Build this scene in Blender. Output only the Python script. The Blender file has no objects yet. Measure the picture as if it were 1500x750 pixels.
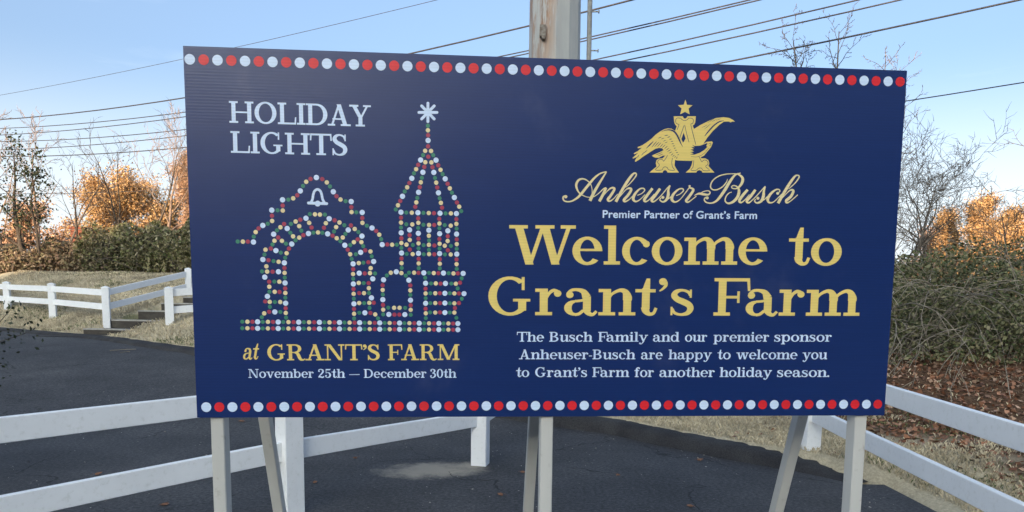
import bpy, math, random
import numpy as np
from mathutils import Vector, Matrix
from mathutils.geometry import delaunay_2d_cdt, tessellate_polygon

S = bpy.context.scene
COL = S.collection
rnd = random.Random(7)
R = math.radians

# ------------------------------------------------------------------ camera
F, CX, CY = 1050.0, 750.0, 542.0             # focal length and optical centre in photograph pixels
EYE = Vector((0.0, 0.0, 1.6))
dn = Vector((-0.012, 0.994, 0.108)).normalized()      # gravity seen from the camera (x right, y down, z forward)
Zc = -dn
Yc = (Vector((0, 0, 1)) - dn * dn.z).normalized()
Xc = Yc.cross(Zc)
def c2w(v): return Vector((Xc.dot(v), Yc.dot(v), Zc.dot(v)))
cam_d = bpy.data.cameras.new('camera')
cam = bpy.data.objects.new('camera', cam_d); COL.objects.link(cam)
cam_d.sensor_width = 36; cam_d.lens = 36 * F / 1500
cam_d.shift_y = (CY - 375) / 1500
cam_d.clip_start = 0.05; cam_d.clip_end = 3000
cr, cu, cb = c2w(Vector((1, 0, 0))), c2w(Vector((0, -1, 0))), c2w(Vector((0, 0, -1)))
m = Matrix((( cr.x, cu.x, cb.x, EYE.x), (cr.y, cu.y, cb.y, EYE.y), (cr.z, cu.z, cb.z, EYE.z), (0, 0, 0, 1)))
cam.matrix_world = m
S.camera = cam

def ray(px, py): return c2w(Vector(((px - CX) / F, (py - CY) / F, 1)))
def at(px, py, Y):                            # real place at distance Y that was measured at this spot of the photo
    r = ray(px, py); return EYE + r * (Y / r.y)

# ------------------------------------------------------------------ world, sun, exposure
SUN_EL, SUN_AZ = R(13.0), R(196)               # low evening sun behind the camera, a little to the left
W = bpy.data.worlds.new('World'); S.world = W; W.use_nodes = True
nt = W.node_tree; nt.nodes.clear()
def N(t, typ, **k):
    n = t.nodes.new(typ)
    for a, b in k.items(): setattr(n, a, b)
    return n
def L(t, a, b): t.links.new(a, b)
out = N(nt, 'ShaderNodeOutputWorld'); bg = N(nt, 'ShaderNodeBackground')
sky = N(nt, 'ShaderNodeTexSky', sky_type='NISHITA'); sky.sun_disc = False
sky.sun_elevation = R(14); sky.sun_rotation = SUN_AZ
sky.sun_elevation = SUN_EL
sky.air_density = 0.8; sky.dust_density = 8.0; sky.ozone_density = 3.0; sky.altitude = 150
tc = N(nt, 'ShaderNodeTexCoord'); sep = N(nt, 'ShaderNodeSeparateXYZ'); L(nt, tc.outputs['Generated'], sep.inputs[0])
# thin streaky cloud, thicker low down
mp = N(nt, 'ShaderNodeMapping'); mp.inputs['Scale'].default_value = (1.0, 1.0, 5.5); mp.inputs['Rotation'].default_value = (0.10, 0.22, 0.3)
L(nt, tc.outputs['Generated'], mp.inputs[0])
no = N(nt, 'ShaderNodeTexNoise'); no.inputs['Scale'].default_value = 2.6; no.inputs['Detail'].default_value = 6; no.inputs['Roughness'].default_value = 0.55
L(nt, mp.outputs[0], no.inputs['Vector'])
cr1 = N(nt, 'ShaderNodeMapRange'); cr1.inputs[1].default_value = 0.50; cr1.inputs[2].default_value = 0.72; cr1.inputs[3].default_value = 0; cr1.inputs[4].default_value = 1
L(nt, no.outputs[0], cr1.inputs[0])
lo = N(nt, 'ShaderNodeMapRange', interpolation_type='SMOOTHSTEP'); lo.inputs[1].default_value = 0.0; lo.inputs[2].default_value = 0.42; lo.inputs[3].default_value = 0.45; lo.inputs[4].default_value = 0.14
L(nt, sep.outputs['Z'], lo.inputs[0])
mu = N(nt, 'ShaderNodeMath', operation='MULTIPLY'); L(nt, cr1.outputs[0], mu.inputs[0]); L(nt, lo.outputs[0], mu.inputs[1])
veil = N(nt, 'ShaderNodeMapRange', interpolation_type='SMOOTHSTEP'); veil.inputs[1].default_value = -0.02; veil.inputs[2].default_value = 0.29; veil.inputs[3].default_value = 0.97; veil.inputs[4].default_value = 0.13
L(nt, sep.outputs['Z'], veil.inputs[0])
mx0 = N(nt, 'ShaderNodeMath', operation='MAXIMUM'); L(nt, mu.outputs[0], mx0.inputs[0]); L(nt, veil.outputs[0], mx0.inputs[1])
tint = N(nt, 'ShaderNodeMix', data_type='RGBA', blend_type='MULTIPLY'); tint.inputs[0].default_value = 1.0
tint.inputs[7].default_value = (0.89, 0.96, 0.95, 1)
L(nt, sky.outputs[0], tint.inputs[6])
mix = N(nt, 'ShaderNodeMix', data_type='RGBA')
bw = N(nt, 'ShaderNodeRGBToBW'); L(nt, sky.outputs[0], bw.inputs[0])          # cloud is lit by the same sky, whiter than it
cb_ = N(nt, 'ShaderNodeMix', data_type='RGBA', blend_type='MULTIPLY'); cb_.inputs[0].default_value = 1; cb_.inputs[7].default_value = (0.95, 1.02, 1.06, 1)
ba = N(nt, 'ShaderNodeMath', operation='ADD'); ba.inputs[1].default_value = 2.5; L(nt, bw.outputs[0], ba.inputs[0])
L(nt, ba.outputs[0], cb_.inputs[6]); L(nt, cb_.outputs[2], mix.inputs[7])
L(nt, mx0.outputs[0], mix.inputs[0]); L(nt, tint.outputs[2], mix.inputs[6]); L(nt, mix.outputs[2], bg.inputs[0])
bg.inputs[1].default_value = 0.15
L(nt, bg.outputs[0], out.inputs[0])
sun_d = bpy.data.lights.new('sun', 'SUN'); sun_d.energy = 3.6; sun_d.angle = R(0.5); sun_d.color = (1.0, 0.70, 0.44)
sun = bpy.data.objects.new('sun', sun_d); COL.objects.link(sun)
sd = Vector((math.sin(SUN_AZ) * math.cos(SUN_EL), math.cos(SUN_AZ) * math.cos(SUN_EL), math.sin(SUN_EL)))
sun.rotation_euler = sd.to_track_quat('Z', 'Y').to_euler(); sun.location = sd * 50
S.view_settings.view_transform = 'Standard'; S.view_settings.look = 'None'; S.view_settings.gamma = 1
S.view_settings.exposure = 1.42

# ------------------------------------------------------------------ helpers
def lin(r, g, b):
    f = lambda c: (c / 255) / 12.92 if c / 255 <= 0.04045 else ((c / 255 + 0.055) / 1.055) ** 2.4
    return (f(r), f(g), f(b), 1)
class Mat:
    def __init__(s, name, rough=0.8, spec=0.3):
        s.m = bpy.data.materials.new(name); s.m.use_nodes = True; s.t = s.m.node_tree
        s.b = s.t.nodes['Principled BSDF']; s.b.inputs['Roughness'].default_value = rough
        s.b.inputs['Specular IOR Level'].default_value = spec
        s.co = N(s.t, 'ShaderNodeTexCoord').outputs['Object']
    def noise(s, scale, detail=4, rough=0.6, vec=None, stretch=None):
        n = N(s.t, 'ShaderNodeTexNoise'); n.inputs['Scale'].default_value = scale; n.inputs['Detail'].default_value = detail; n.inputs['Roughness'].default_value = rough
        v = vec or s.co
        if stretch:
            mp = N(s.t, 'ShaderNodeMapping'); mp.inputs['Scale'].default_value = stretch; L(s.t, v, mp.inputs[0]); v = mp.outputs[0]
        L(s.t, v, n.inputs['Vector']); return n.outputs[0]
    def ramp(s, fac, stops):
        r = N(s.t, 'ShaderNodeValToRGB'); e = r.color_ramp.elements
        while len(e) < len(stops): e.new(0.5)
        for k, (p, c) in enumerate(stops): e[k].position = p; e[k].color = c
        L(s.t, fac, r.inputs[0]); return r.outputs[0]
    def mixc(s, fac, a, b, blend='MIX'):
        m = N(s.t, 'ShaderNodeMix', data_type='RGBA', blend_type=blend)
        for v, i in ((fac, 0), (a, 6), (b, 7)):
            if hasattr(v, 'links'): L(s.t, v, m.inputs[i])
            else: m.inputs[i].default_value = v
        return m.outputs[2]
    def math(s, op, a, b=0.0, clamp=False):
        m = N(s.t, 'ShaderNodeMath', operation=op); m.use_clamp = clamp
        for v, i in ((a, 0), (b, 1)):
            if hasattr(v, 'links'): L(s.t, v, m.inputs[i])
            else: m.inputs[i].default_value = v
        return m.outputs[0]
    def rng(s, v, a, b, c=0.0, d=1.0):
        m = N(s.t, 'ShaderNodeMapRange', interpolation_type='SMOOTHSTEP'); L(s.t, v, m.inputs[0])
        for i, x in enumerate((a, b, c, d)): m.inputs[i + 1].default_value = x
        return m.outputs[0]
    def xyz(s, v=None):
        n = N(s.t, 'ShaderNodeSeparateXYZ'); L(s.t, v or s.co, n.inputs[0]); return n.outputs
    def base(s, c):
        if hasattr(c, 'links'): L(s.t, c, s.b.inputs['Base Color'])
        else: s.b.inputs['Base Color'].default_value = c
        return s
    def bump(s, h, strength=0.3, dist=0.01):
        b = N(s.t, 'ShaderNodeBump'); b.inputs['Strength'].default_value = strength; b.inputs['Distance'].default_value = dist
        L(s.t, h, b.inputs['Height']); L(s.t, b.outputs[0], s.b.inputs['Normal']); return s
def simple(name, c1, c2, scale=8, rough=0.7, bump=0.0, spec=0.3, stretch=None, detail=5):
    M = Mat(name, rough, spec); n = M.noise(scale, detail, stretch=stretch)
    M.base(M.ramp(n, [(0.3, c1), (0.7, c2)]))
    if bump: M.bump(n, bump)
    return M.m
def island(name, cols, rough=0.7, spec=0.2, trans=0.0):        # each leaf its own shade
    M = Mat(name, rough, spec); g = N(M.t, 'ShaderNodeNewGeometry').outputs['Random Per Island']
    c = M.ramp(g, [((k + 0.5) / len(cols), x) for k, x in enumerate(cols)])
    n = M.noise(1.1, 3); v = M.ramp(n, [(0.3, (0.6, 0.6, 0.6, 1)), (0.7, (1.3, 1.3, 1.3, 1))])
    c = M.mixc(1.0, c, v, 'MULTIPLY')
    M.base(c)
    return M.m

def prop(o, label=None, cat=None, group=None, kind=None):
    if label: o['label'] = label
    if cat: o['category'] = cat
    if group: o['group'] = group
    if kind: o['kind'] = kind
    return o
def empty(name, loc, label, cat, group=None, mat=None):
    o = bpy.data.objects.new(name, None); COL.objects.link(o); o.empty_display_size = 0.1
    if mat is not None: o.matrix_world = mat
    else: o.location = loc
    return prop(o, label, cat, group)
def link(name, me, parent=None, local=False):
    """mesh object; a part's mesh is in its thing's axes when local, else in world axes about the thing's base"""
    o = bpy.data.objects.new(name, me); COL.objects.link(o)
    if parent: o.parent = parent
    return o
class MB:
    def __init__(s): s.v = []; s.f = []; s.mi = []
    def add(s, vs, fs, mi=0):
        b = len(s.v); s.v += [tuple(v) for v in vs]; s.f += [tuple(b + i for i in f) for f in fs]; s.mi += [mi] * len(fs)
    def box(s, x0, y0, z0, x1, y1, z1, mi=0):
        s.add([(x0,y0,z0),(x1,y0,z0),(x1,y1,z0),(x0,y1,z0),(x0,y0,z1),(x1,y0,z1),(x1,y1,z1),(x0,y1,z1)],
              [(3,2,1,0),(4,5,6,7),(0,1,5,4),(1,2,6,5),(2,3,7,6),(3,0,4,7)], mi)
    def bar(s, a, b, w, h, side=None, bev=0.0, mi=0):
        """square-section bar from a to b, w across, h tall (section upright), with small bevels"""
        a, b = Vector(a), Vector(b); d = (b - a).normalized()
        sx = Vector(side).normalized() if side is not None else d.cross(Vector((0, 0, 1))).normalized()
        sz = sx.cross(d).normalized(); w /= 2; h /= 2
        if bev: pr = [(-w+bev,-h),(w-bev,-h),(w,-h+bev),(w,h-bev),(w-bev,h),(-w+bev,h),(-w,h-bev),(-w,-h+bev)]
        else: pr = [(-w,-h),(w,-h),(w,h),(-w,h)]
        n = len(pr); vs = [p + sx * x + sz * z for p in (a, b) for x, z in pr]
        fs = [(i, (i + 1) % n, n + (i + 1) % n, n + i) for i in range(n)] + [tuple(range(n))[::-1], tuple(range(n, 2 * n))]
        s.add(vs, fs, mi)
    def tube(s, pts, rad, n=8, caps=True, mi=0):
        pts = [Vector(p) for p in pts]; rr = rad if hasattr(rad, '__len__') else [rad] * len(pts)
        vs = []; u = None
        for i, p in enumerate(pts):
            d = (pts[min(i + 1, len(pts) - 1)] - pts[max(i - 1, 0)]).normalized()
            if u is None: u = d.cross(Vector((0.31, 0.17, 0.93))).normalized() if abs(d.z) < 0.9 else d.cross(Vector((1, 0, 0))).normalized()
            u = (u - d * u.dot(d)).normalized(); w = d.cross(u)
            vs += [p + (u * math.cos(2 * math.pi * k / n) + w * math.sin(2 * math.pi * k / n)) * rr[i] for k in range(n)]
        fs = [(i * n + k, i * n + (k + 1) % n, (i + 1) * n + (k + 1) % n, (i + 1) * n + k) for i in range(len(pts) - 1) for k in range(n)]
        if caps: fs += [tuple(range(n))[::-1], tuple(range((len(pts) - 1) * n, len(pts) * n))]
        s.add(vs, fs, mi)
    def build(s, name, mats, parent=None, smooth=False, origin=None):
        me = bpy.data.meshes.new(name)
        vs = s.v if origin is None else [(x - origin[0], y - origin[1], z - origin[2]) for x, y, z in s.v]
        me.from_pydata(vs, [], s.f)
        mats = mats if isinstance(mats, (list, tuple)) else [mats]
        for mt in mats: me.materials.append(mt)
        if len(mats) > 1: me.polygons.foreach_set('material_index', s.mi)
        if smooth: me.polygons.foreach_set('use_smooth', [True] * len(s.f))
        me.update(); return link(name, me, parent)
def npmesh(name, V, Fq, mat, parent=None, smooth=False, mi=None):
    me = bpy.data.meshes.new(name); V = np.asarray(V, np.float32); Fq = np.asarray(Fq, np.int32); k = Fq.shape[1]
    me.vertices.add(len(V)); me.vertices.foreach_set('co', V.ravel())
    me.loops.add(Fq.size); me.loops.foreach_set('vertex_index', Fq.ravel())
    me.polygons.add(len(Fq)); me.polygons.foreach_set('loop_start', np.arange(len(Fq)) * k); me.polygons.foreach_set('loop_total', np.full(len(Fq), k))
    for mt in (mat if isinstance(mat, (list, tuple)) else [mat]): me.materials.append(mt)
    if mi is not None: me.polygons.foreach_set('material_index', np.asarray(mi, np.int32))
    if smooth: me.polygons.foreach_set('use_smooth', np.ones(len(Fq), bool))
    me.update(calc_edges=True); return link(name, me, parent)

# ------------------------------------------------------------------ materials
M = Mat('asphalt', 0.82, 0.35)
o_ = M.xyz()
n1 = M.noise(1.3, 5, 0.6); n2 = M.noise(160, 3, 0.7); n3 = M.noise(0.45, 3, 0.5)
c = M.ramp(n1, [(0.25, (0.028, 0.028, 0.031, 1)), (0.55, (0.046, 0.046, 0.050, 1)), (0.8, (0.070, 0.069, 0.072, 1))])
c = M.mixc(1.0, c, M.ramp(n2, [(0.25, (0.45, 0.45, 0.45, 1)), (0.5, (1, 1, 1, 1)), (0.78, (2.0, 1.95, 1.85, 1))]), 'MULTIPLY')
c = M.mixc(M.rng(n3, 0.50, 0.72, 0, 0.45), c, (0.085, 0.083, 0.082, 1))
c = M.mixc(1.0, c, M.ramp(M.noise(34, 4, 0.75), [(0.34, (0.42, 0.42, 0.43, 1)), (0.5, (1, 1, 1, 1)), (0.66, (1.9, 1.85, 1.75, 1))]), 'MULTIPLY')
c = M.mixc(M.rng(M.noise(62, 2, 0.5), 0.68, 0.76, 0, 0.75), c, (0.20, 0.19, 0.17, 1))
# dusty sand patch washed up beside the fence post
dx = M.math('MULTIPLY', M.math('ADD', M.math('SUBTRACT', o_[0], -0.68), M.math('MULTIPLY', M.math('SUBTRACT', o_[1], 6.35), -0.35)), 1 / 0.46)
dy = M.math('MULTIPLY', M.math('SUBTRACT', o_[1], 6.32), 1 / 0.30)
dd = M.math('ADD', M.math('MULTIPLY', dx, dx), M.math('MULTIPLY', dy, dy))
dd = M.math('ADD', dd, M.math('MULTIPLY', M.math('SUBTRACT', M.noise(4.5, 8, 0.75), 0.5), 3.2))
c = M.mixc(M.rng(dd, 0.05, 1.5, 0.85, 0.0), c, (0.35, 0.305, 0.24, 1))
# cracks
vo = N(M.t, 'ShaderNodeTexVoronoi', feature='DISTANCE_TO_EDGE'); vo.inputs['Scale'].default_value = 0.42
wv = N(M.t, 'ShaderNodeVectorMath', operation='ADD'); nn = N(M.t, 'ShaderNodeTexNoise'); nn.inputs['Scale'].default_value = 1.5; nn.inputs['Detail'].default_value = 6
L(M.t, M.co, nn.inputs['Vector']); L(M.t, M.co, wv.inputs[0]); L(M.t, nn.outputs[1], wv.inputs[1]); L(M.t, wv.outputs[0], vo.inputs['Vector'])
crk = M.rng(vo.outputs[0], 0.0, 0.006, 0.9, 0.0)
crk = M.math('MULTIPLY', crk, M.rng(M.noise(0.8, 2), 0.42, 0.54))
c = M.mixc(crk, c, (0.008, 0.008, 0.009, 1))
M.base(c); M.bump(M.math('SUBTRACT', n2, M.math('MULTIPLY', crk, 3)), 0.55, 0.004); ASPHALT = M.m
M = Mat('asphalt_kerb', 0.9, 0.2)
n1 = M.noise(2.5, 5); n2 = M.noise(90, 4, 0.7)
c = M.mixc(1.0, M.ramp(n1, [(0.3, (0.022, 0.022, 0.025, 1)), (0.7, (0.050, 0.050, 0.051, 1))]), M.ramp(n2, [(0.3, (0.5, 0.5, 0.5, 1)), (0.7, (1.7, 1.65, 1.6, 1))]), 'MULTIPLY')
M.base(c); M.bump(n2, 0.8, 0.006); KERB = M.m

M = Mat('ground', 0.95, 0.1)
o_ = M.xyz()
n1 = M.noise(0.9, 5, 0.62); n2 = M.noise(40, 4, 0.7); n3 = M.noise(0.55, 4, 0.6, stretch=(1, 1.7, 1))
c = M.ramp(n1, [(0.25, (0.36, 0.30, 0.20, 1)), (0.6, (0.48, 0.41, 0.28, 1)), (0.85, (0.55, 0.48, 0.34, 1))])
c = M.mixc(M.rng(n3, 0.56, 0.66, 0, 0.75), c, (0.075, 0.095, 0.04, 1))
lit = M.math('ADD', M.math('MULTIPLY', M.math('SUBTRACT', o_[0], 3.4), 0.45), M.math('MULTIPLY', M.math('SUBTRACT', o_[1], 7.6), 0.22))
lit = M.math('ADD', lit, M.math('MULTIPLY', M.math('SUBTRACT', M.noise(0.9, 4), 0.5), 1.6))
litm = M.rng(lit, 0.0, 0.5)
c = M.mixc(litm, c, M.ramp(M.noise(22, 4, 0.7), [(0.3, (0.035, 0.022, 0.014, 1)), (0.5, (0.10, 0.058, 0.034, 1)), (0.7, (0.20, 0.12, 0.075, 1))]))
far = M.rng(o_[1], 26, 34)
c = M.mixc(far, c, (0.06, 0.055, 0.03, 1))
c = M.mixc(1.0, c, M.ramp(n2, [(0.3, (0.75, 0.75, 0.75, 1)), (0.7, (1.35, 1.35, 1.35, 1))]), 'MULTIPLY')
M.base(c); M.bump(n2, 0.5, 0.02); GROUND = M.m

M = Mat('white_vinyl', 0.42, 0.45)
c = M.ramp(M.noise(3, 5), [(0.3, (0.80, 0.81, 0.82, 1)), (0.7, (0.86, 0.87, 0.88, 1))])
dirt = M.math('MULTIPLY', M.rng(M.noise(26, 6, 0.7), 0.5, 0.8), 0.35)
c = M.mixc(dirt, c, (0.42, 0.43, 0.36, 1)); M.base(c); VINYL = M.m
M = Mat('beige_paint', 0.6, 0.3)
c = M.ramp(M.noise(4, 4, stretch=(1, 1, 0.15)), [(0.3, (0.46, 0.45, 0.42, 1)), (0.7, (0.56, 0.55, 0.52, 1))])
c = M.mixc(M.rng(M.noise(14, 5, 0.7), 0.58, 0.75, 0, 0.5), c, (0.22, 0.19, 0.15, 1))
M.base(c); M.bump(M.noise(60, 3, stretch=(1, 1, 0.05)), 0.25, 0.003); LEGPAINT = M.m

# fluted printed plastic: flutes run level, so the relief is along z
def printed(name, col, rough=0.31, spec=0.27):
    M = Mat(name, rough, spec); x, y, z = M.xyz()
    ph = M.math('MULTIPLY', z, 2 * math.pi / 0.0098)
    s1 = M.math('SINE', M.math('ADD', ph, M.math('MULTIPLY', M.noise(0.9, 2), 4.0)))
    s1 = M.math('MULTIPLY', s1, M.rng(M.noise(2.2, 3, stretch=(0.4, 1, 1.5)), 0.30, 0.68, 0.25, 1.0))
    n = M.noise(5, 3, stretch=(1, 1, 9))
    cc = M.mixc(1.0, col, M.ramp(M.math('ADD', M.math('MULTIPLY', s1, 0.18), M.math('MULTIPLY', n, 0.8)), [(0.1, (0.88, 0.88, 0.89, 1)), (0.75, (1.07, 1.07, 1.06, 1))]), 'MULTIPLY')
    cc = M.mixc(M.rng(M.noise(1.6, 5, 0.65), 0.56, 0.78, 0, 0.06), cc, (0.5, 0.5, 0.52, 1))
    M.base(cc)
    n4 = M.noise(1.7, 3)
    M.bump(M.math('ADD', M.math('MULTIPLY', s1, 0.22), M.math('MULTIPLY', n4, 9.0)), 0.20, 0.0010)
    return M.m
NAVY = printed('printed_navy', (0.007, 0.0245, 0.115, 1))
P_W = printed('printed_pale_blue_white', (0.60, 0.71, 0.88, 1), 0.4, 0.3)
P_Y = printed('printed_gold', (0.76, 0.58, 0.17, 1), 0.4, 0.3)
P_YD = printed('printed_pale_gold', (0.74, 0.63, 0.34, 1), 0.4, 0.3)
P_R = printed('printed_red', (0.66, 0.020, 0.028, 1), 0.4, 0.3)
P_DR = printed('printed_dull_red', (0.36, 0.045, 0.085, 1), 0.4, 0.3)
P_G = printed('printed_green', (0.045, 0.22, 0.13, 1), 0.4, 0.3)
PEDGE = simple('white_plastic_edge', (0.55, 0.57, 0.6, 1), (0.68, 0.70, 0.73, 1), 20, 0.5)

# ------------------------------------------------------------------ terrain
def sm(a, b, x):
    t = np.clip((x - a) / (b - a), 0, 1); return t * t * (3 - 2 * t)
def zroad(x, y): return 0.55 * sm(7.5, 14.5, np.asarray(y, float)) * (1 - sm(0, 5, np.asarray(x, float)) * 0.8)
def hit(px, py, lift=0.0):                      # where that line of sight meets the road surface
    r = ray(px, py); a, b = 1.5, 40.0
    f = lambda Y: (EYE + r * (Y / r.y)).z - float(zroad((r * (Y / r.y)).x, Y)) - lift
    for _ in range(50):
        mdl = (a + b) / 2
        if f(mdl) > 0: a = mdl
        else: b = mdl
    return EYE + r * (a / r.y)
kb = [hit(*p) for p in ((45, 489), (120, 495.5), (200, 507), (285, 521))]
kb2 = [hit(*p) for p in ((808, 624.5), (887, 635), (988, 656.7), (1045, 668), (1100, 679), (1166, 690), (1212, 701), (1266, 712), (1316, 730), (1350, 750))]
e = (kb[0] - kb[2]).normalized()
Cp = [kb[0] + e * 40, kb[0] + e * 14, kb[0] + e * 5] + kb + [Vector((-3.6, 10.6, 0)), Vector((-1.6, 9.5, 0)), Vector((-0.5, 9.0, 0))] + kb2
Cp += [Vector((2.95, 4.2, 0)), Vector((3.3, 2.0, 0)), Vector((4.2, -1.5, 0)), Vector((7, -8, 0)), Vector((20, -30, 0))]
def catmull(P, k):
    P = [np.array(p, float) for p in P]; P = [2 * P[0] - P[1]] + P + [2 * P[-1] - P[-2]]; o = []
    for i in range(1, len(P) - 2):
        for j in range(k):
            t = j / k; a, b, c, d = P[i - 1:i + 3]
            o.append(0.5 * (2 * b + (c - a) * t + (2 * a - 5 * b + 4 * c - d) * t * t + (3 * b - a - 3 * c + d) * t ** 3))
    o.append(P[-2]); return np.array(o)
Cc = catmull([(p[0], p[1]) for p in Cp], 6)
def tdist(x, y):                                # signed distance beyond the kerb line (+ = grass side)
    x = np.asarray(x, float).ravel(); y = np.asarray(y, float).ravel()
    best = np.full(x.shape, 1e9); sg = np.ones(x.shape)
    for (ax, ay), (bx, by) in zip(Cc[:-1], Cc[1:]):
        dx, dy = bx - ax, by - ay; l2 = dx * dx + dy * dy
        t = np.clip(((x - ax) * dx + (y - ay) * dy) / l2, 0, 1)
        ex, ey = x - ax - t * dx, y - ay - t * dy; d = ex * ex + ey * ey
        m_ = d < best; best = np.where(m_, d, best); sg = np.where(m_, np.sign(dx * ey - dy * ex), sg)
    return np.sqrt(best) * sg
KERB_H = 0.13
def kerbh(x, y):                                # the kerb dies out at the right front
    return KERB_H * np.clip(sm(5.7, 6.4, np.asarray(y, float)) + 0.12, 0, 1) * (0.45 + 0.55 * sm(-4.5, -1.5, np.asarray(x, float)))
def vnoise(x, y, s=1.0):
    return (np.sin(x * 1.7 * s + 1.3 * np.sin(y * 1.1 * s)) * np.cos(y * 1.9 * s + 0.8 * np.sin(x * 0.9 * s + 2)) )
STA = at(122, 481, 15.8); STD = Vector((0.31, 0.50, 0)); STW = Vector((1, -0.12, 0)).normalized()
def zt(x, y, t=None):
    x = np.asarray(x, float); y = np.asarray(y, float)
    if t is None: t = tdist(x, y).reshape(x.shape)
    zr = zroad(x, y); left = 1 - sm(-3.5, 1.5, x)
    bank = 0.80 * np.clip((t - .5) / 2.6, 0, 1) * left + 0.64 * sm(17.5, 23.5, y) * left
    rt = 1 - left
    bank = bank + rt * (0.50 * sm(0.6, 6.0, t) * sm(6.0, 11, y) + 0.9 * sm(14, 24, y))
    # cutting for the stairs
    ax, ay = x - STA.x, y - STA.y
    det = STD.x * STW.y - STD.y * STW.x
    u = (ax * STW.y - ay * STW.x) / det; w = (STD.x * ay - STD.y * ax) / det * 1.0
    cut = sm(-0.05, 0.05, w) * (1 - sm(1.9, 2.0, w) ) * np.where(w < 1.6, sm(-1.6, -1.1, u), sm(-0.1, 0.1, u)) * (1 - sm(7.6, 8.4, u))
    hump = np.exp(-((w - 2.1) / 0.8) ** 2) * 0.16 * sm(-1.5, 0.5, u) * (1 - sm(4, 6, u)) * sm(0.1, 1.5, t)
    z = zr + kerbh(x, y) + bank + hump * 0.2 - (0.25 + 0.2 * (u < 0)) * cut
    z = z + 0.02 * vnoise(x, y, 1.2) * sm(0.2, 1.5, t) + 0.010 * vnoise(x + 3, y, 5) * sm(0.2, 0.6, t)
    z = z - 2.2 * sm(32, 75, y) - 1.0 * sm(25, 80, np.abs(x))
    low = zr - 0.12
    k = sm(0.08, 0.24, t)
    return low * (1 - k) + z * k
def zg(x, y): return float(zt(np.array([[x]]), np.array([[y]]))[0, 0])
def axis(a, b, step, far0, far1):
    v = list(np.arange(a, b + 1e-6, step)); s = step; p = v[-1]
    while p < far1: s *= 1.35; p += s; v.append(p)
    s = step; p = v[0]
    while p > far0: s *= 1.35; p -= s; v.insert(0, p)
    return np.array(v)
def sheet(name, xs, ys, zf, mat, keep=None):
    X, Y = np.meshgrid(xs, ys); T = tdist(X, Y).reshape(X.shape); Z = zf(X, Y, T)
    V = np.stack([X, Y, Z], -1).reshape(-1, 3); nx = len(xs)
    i, j = np.meshgrid(np.arange(nx - 1), np.arange(len(ys) - 1)); a = (j * nx + i).ravel()
    Fq = np.stack([a, a + 1, a + 1 + nx, a + nx], 1)
    if keep: k = keep(T).ravel(); Fq = Fq[k[Fq].all(1)]
    return npmesh(name, V, Fq, mat, smooth=True)
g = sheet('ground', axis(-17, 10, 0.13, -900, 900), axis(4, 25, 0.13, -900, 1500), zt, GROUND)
prop(g, kind='structure')
a_ = sheet('asphalt_road', axis(-20, 5, 0.2, -70, 40), axis(-6, 20, 0.2, -70, 45), lambda X, Y, T: zroad(X, Y), ASPHALT, keep=lambda T: T < 0.27)
prop(a_, kind='structure')
# rolled asphalt kerb swept along the edge
def kerb():
    pts = catmull([(p[0], p[1]) for p in Cp], 24); keep = []
    acc = 1e9; last = None
    for p in pts:
        if last is None or np.hypot(*(p - last)) > 0.09: keep.append(p); last = p
    pts = np.array(keep); V = []; Fq = []
    prof = [(-0.03, -0.03), (-0.02, 0.0), (0.005, 0.35), (0.03, 0.72), (0.07, 0.94), (0.13, 1.03), (0.20, 1.0), (0.28, 0.94), (0.34, 0.55), (0.36, -0.4)]
    n = len(prof); sub = pts
    sub = [p for p in sub if p[1] > 5.95]
    for i, p in enumerate(sub):
        d = sub[min(i + 1, len(sub) - 1)] - sub[max(i - 1, 0)]; d /= np.hypot(*d); nr = np.array([-d[1], d[0]])
        if tdist([p[0] + nr[0]], [p[1] + nr[1]])[0] < 0: nr = -nr
        kh = float(kerbh(p[0], p[1]) * (0.1 + 0.9 * sm(5.9, 6.9, p[1]))); j = 0.012
        wob = 0.012 * math.sin(i * 0.9) + rnd.uniform(-j, j)
        gap = 0.72 if (i % 43) == 9 else 1.0
        for (a, h) in prof:
            q = p + nr * (a + wob * (0.3 if a > 0.1 else 1) + rnd.uniform(-0.006, 0.006)); zr = float(zroad(q[0], q[1]))
            V.append((q[0], q[1], zr + kh * h * (gap if h > 0.3 else 1) + (rnd.uniform(-0.006, 0.006) if h > 0 else -0.01)))
    for i in range(len(sub) - 1):
        for k in range(n - 1): Fq.append((i * n + k, i * n + k + 1, (i + 1) * n + k + 1, (i + 1) * n + k))
    return npmesh('kerb', V, Fq, KERB, smooth=True)
prop(kerb(), kind='structure')
# unseen landform added behind the camera to keep the low sun off the lot
def sun_block_ridge():
    xs = np.arange(-420, 421, 4.0); ys = np.array([-260, -230, -200, -180, -168, -158, -152, -148, -142, -132, -115, -90], float)
    hh = 3.6 * np.array([0, 4, 8, 10.5, 12, 12.8, 13.0, 12.7, 11, 7, 3, -0.4])
    X, Y = np.meshgrid(xs, ys); Z = hh[:, None] + (hh[:, None] / 13) * (0.7 * np.sin(X * 0.11) + 0.6 * np.sin(X * 0.31 + 1) + 0.45 * np.sin(X * 0.83 + Y)) 
    nx = len(xs); i, j = np.meshgrid(np.arange(nx - 1), np.arange(len(ys) - 1)); a = (j * nx + i).ravel()
    o = npmesh('sun_block_hill', np.stack([X, Y, Z], -1).reshape(-1, 3), np.stack([a, a + 1, a + 1 + nx, a + nx], 1),
               simple('sun_block_hill_cover', (0.03, 0.035, 0.02, 1), (0.08, 0.07, 0.045, 1), 0.3, 0.95, 0.6), smooth=True)
    return prop(o, kind='structure')
sun_block_ridge()

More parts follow.
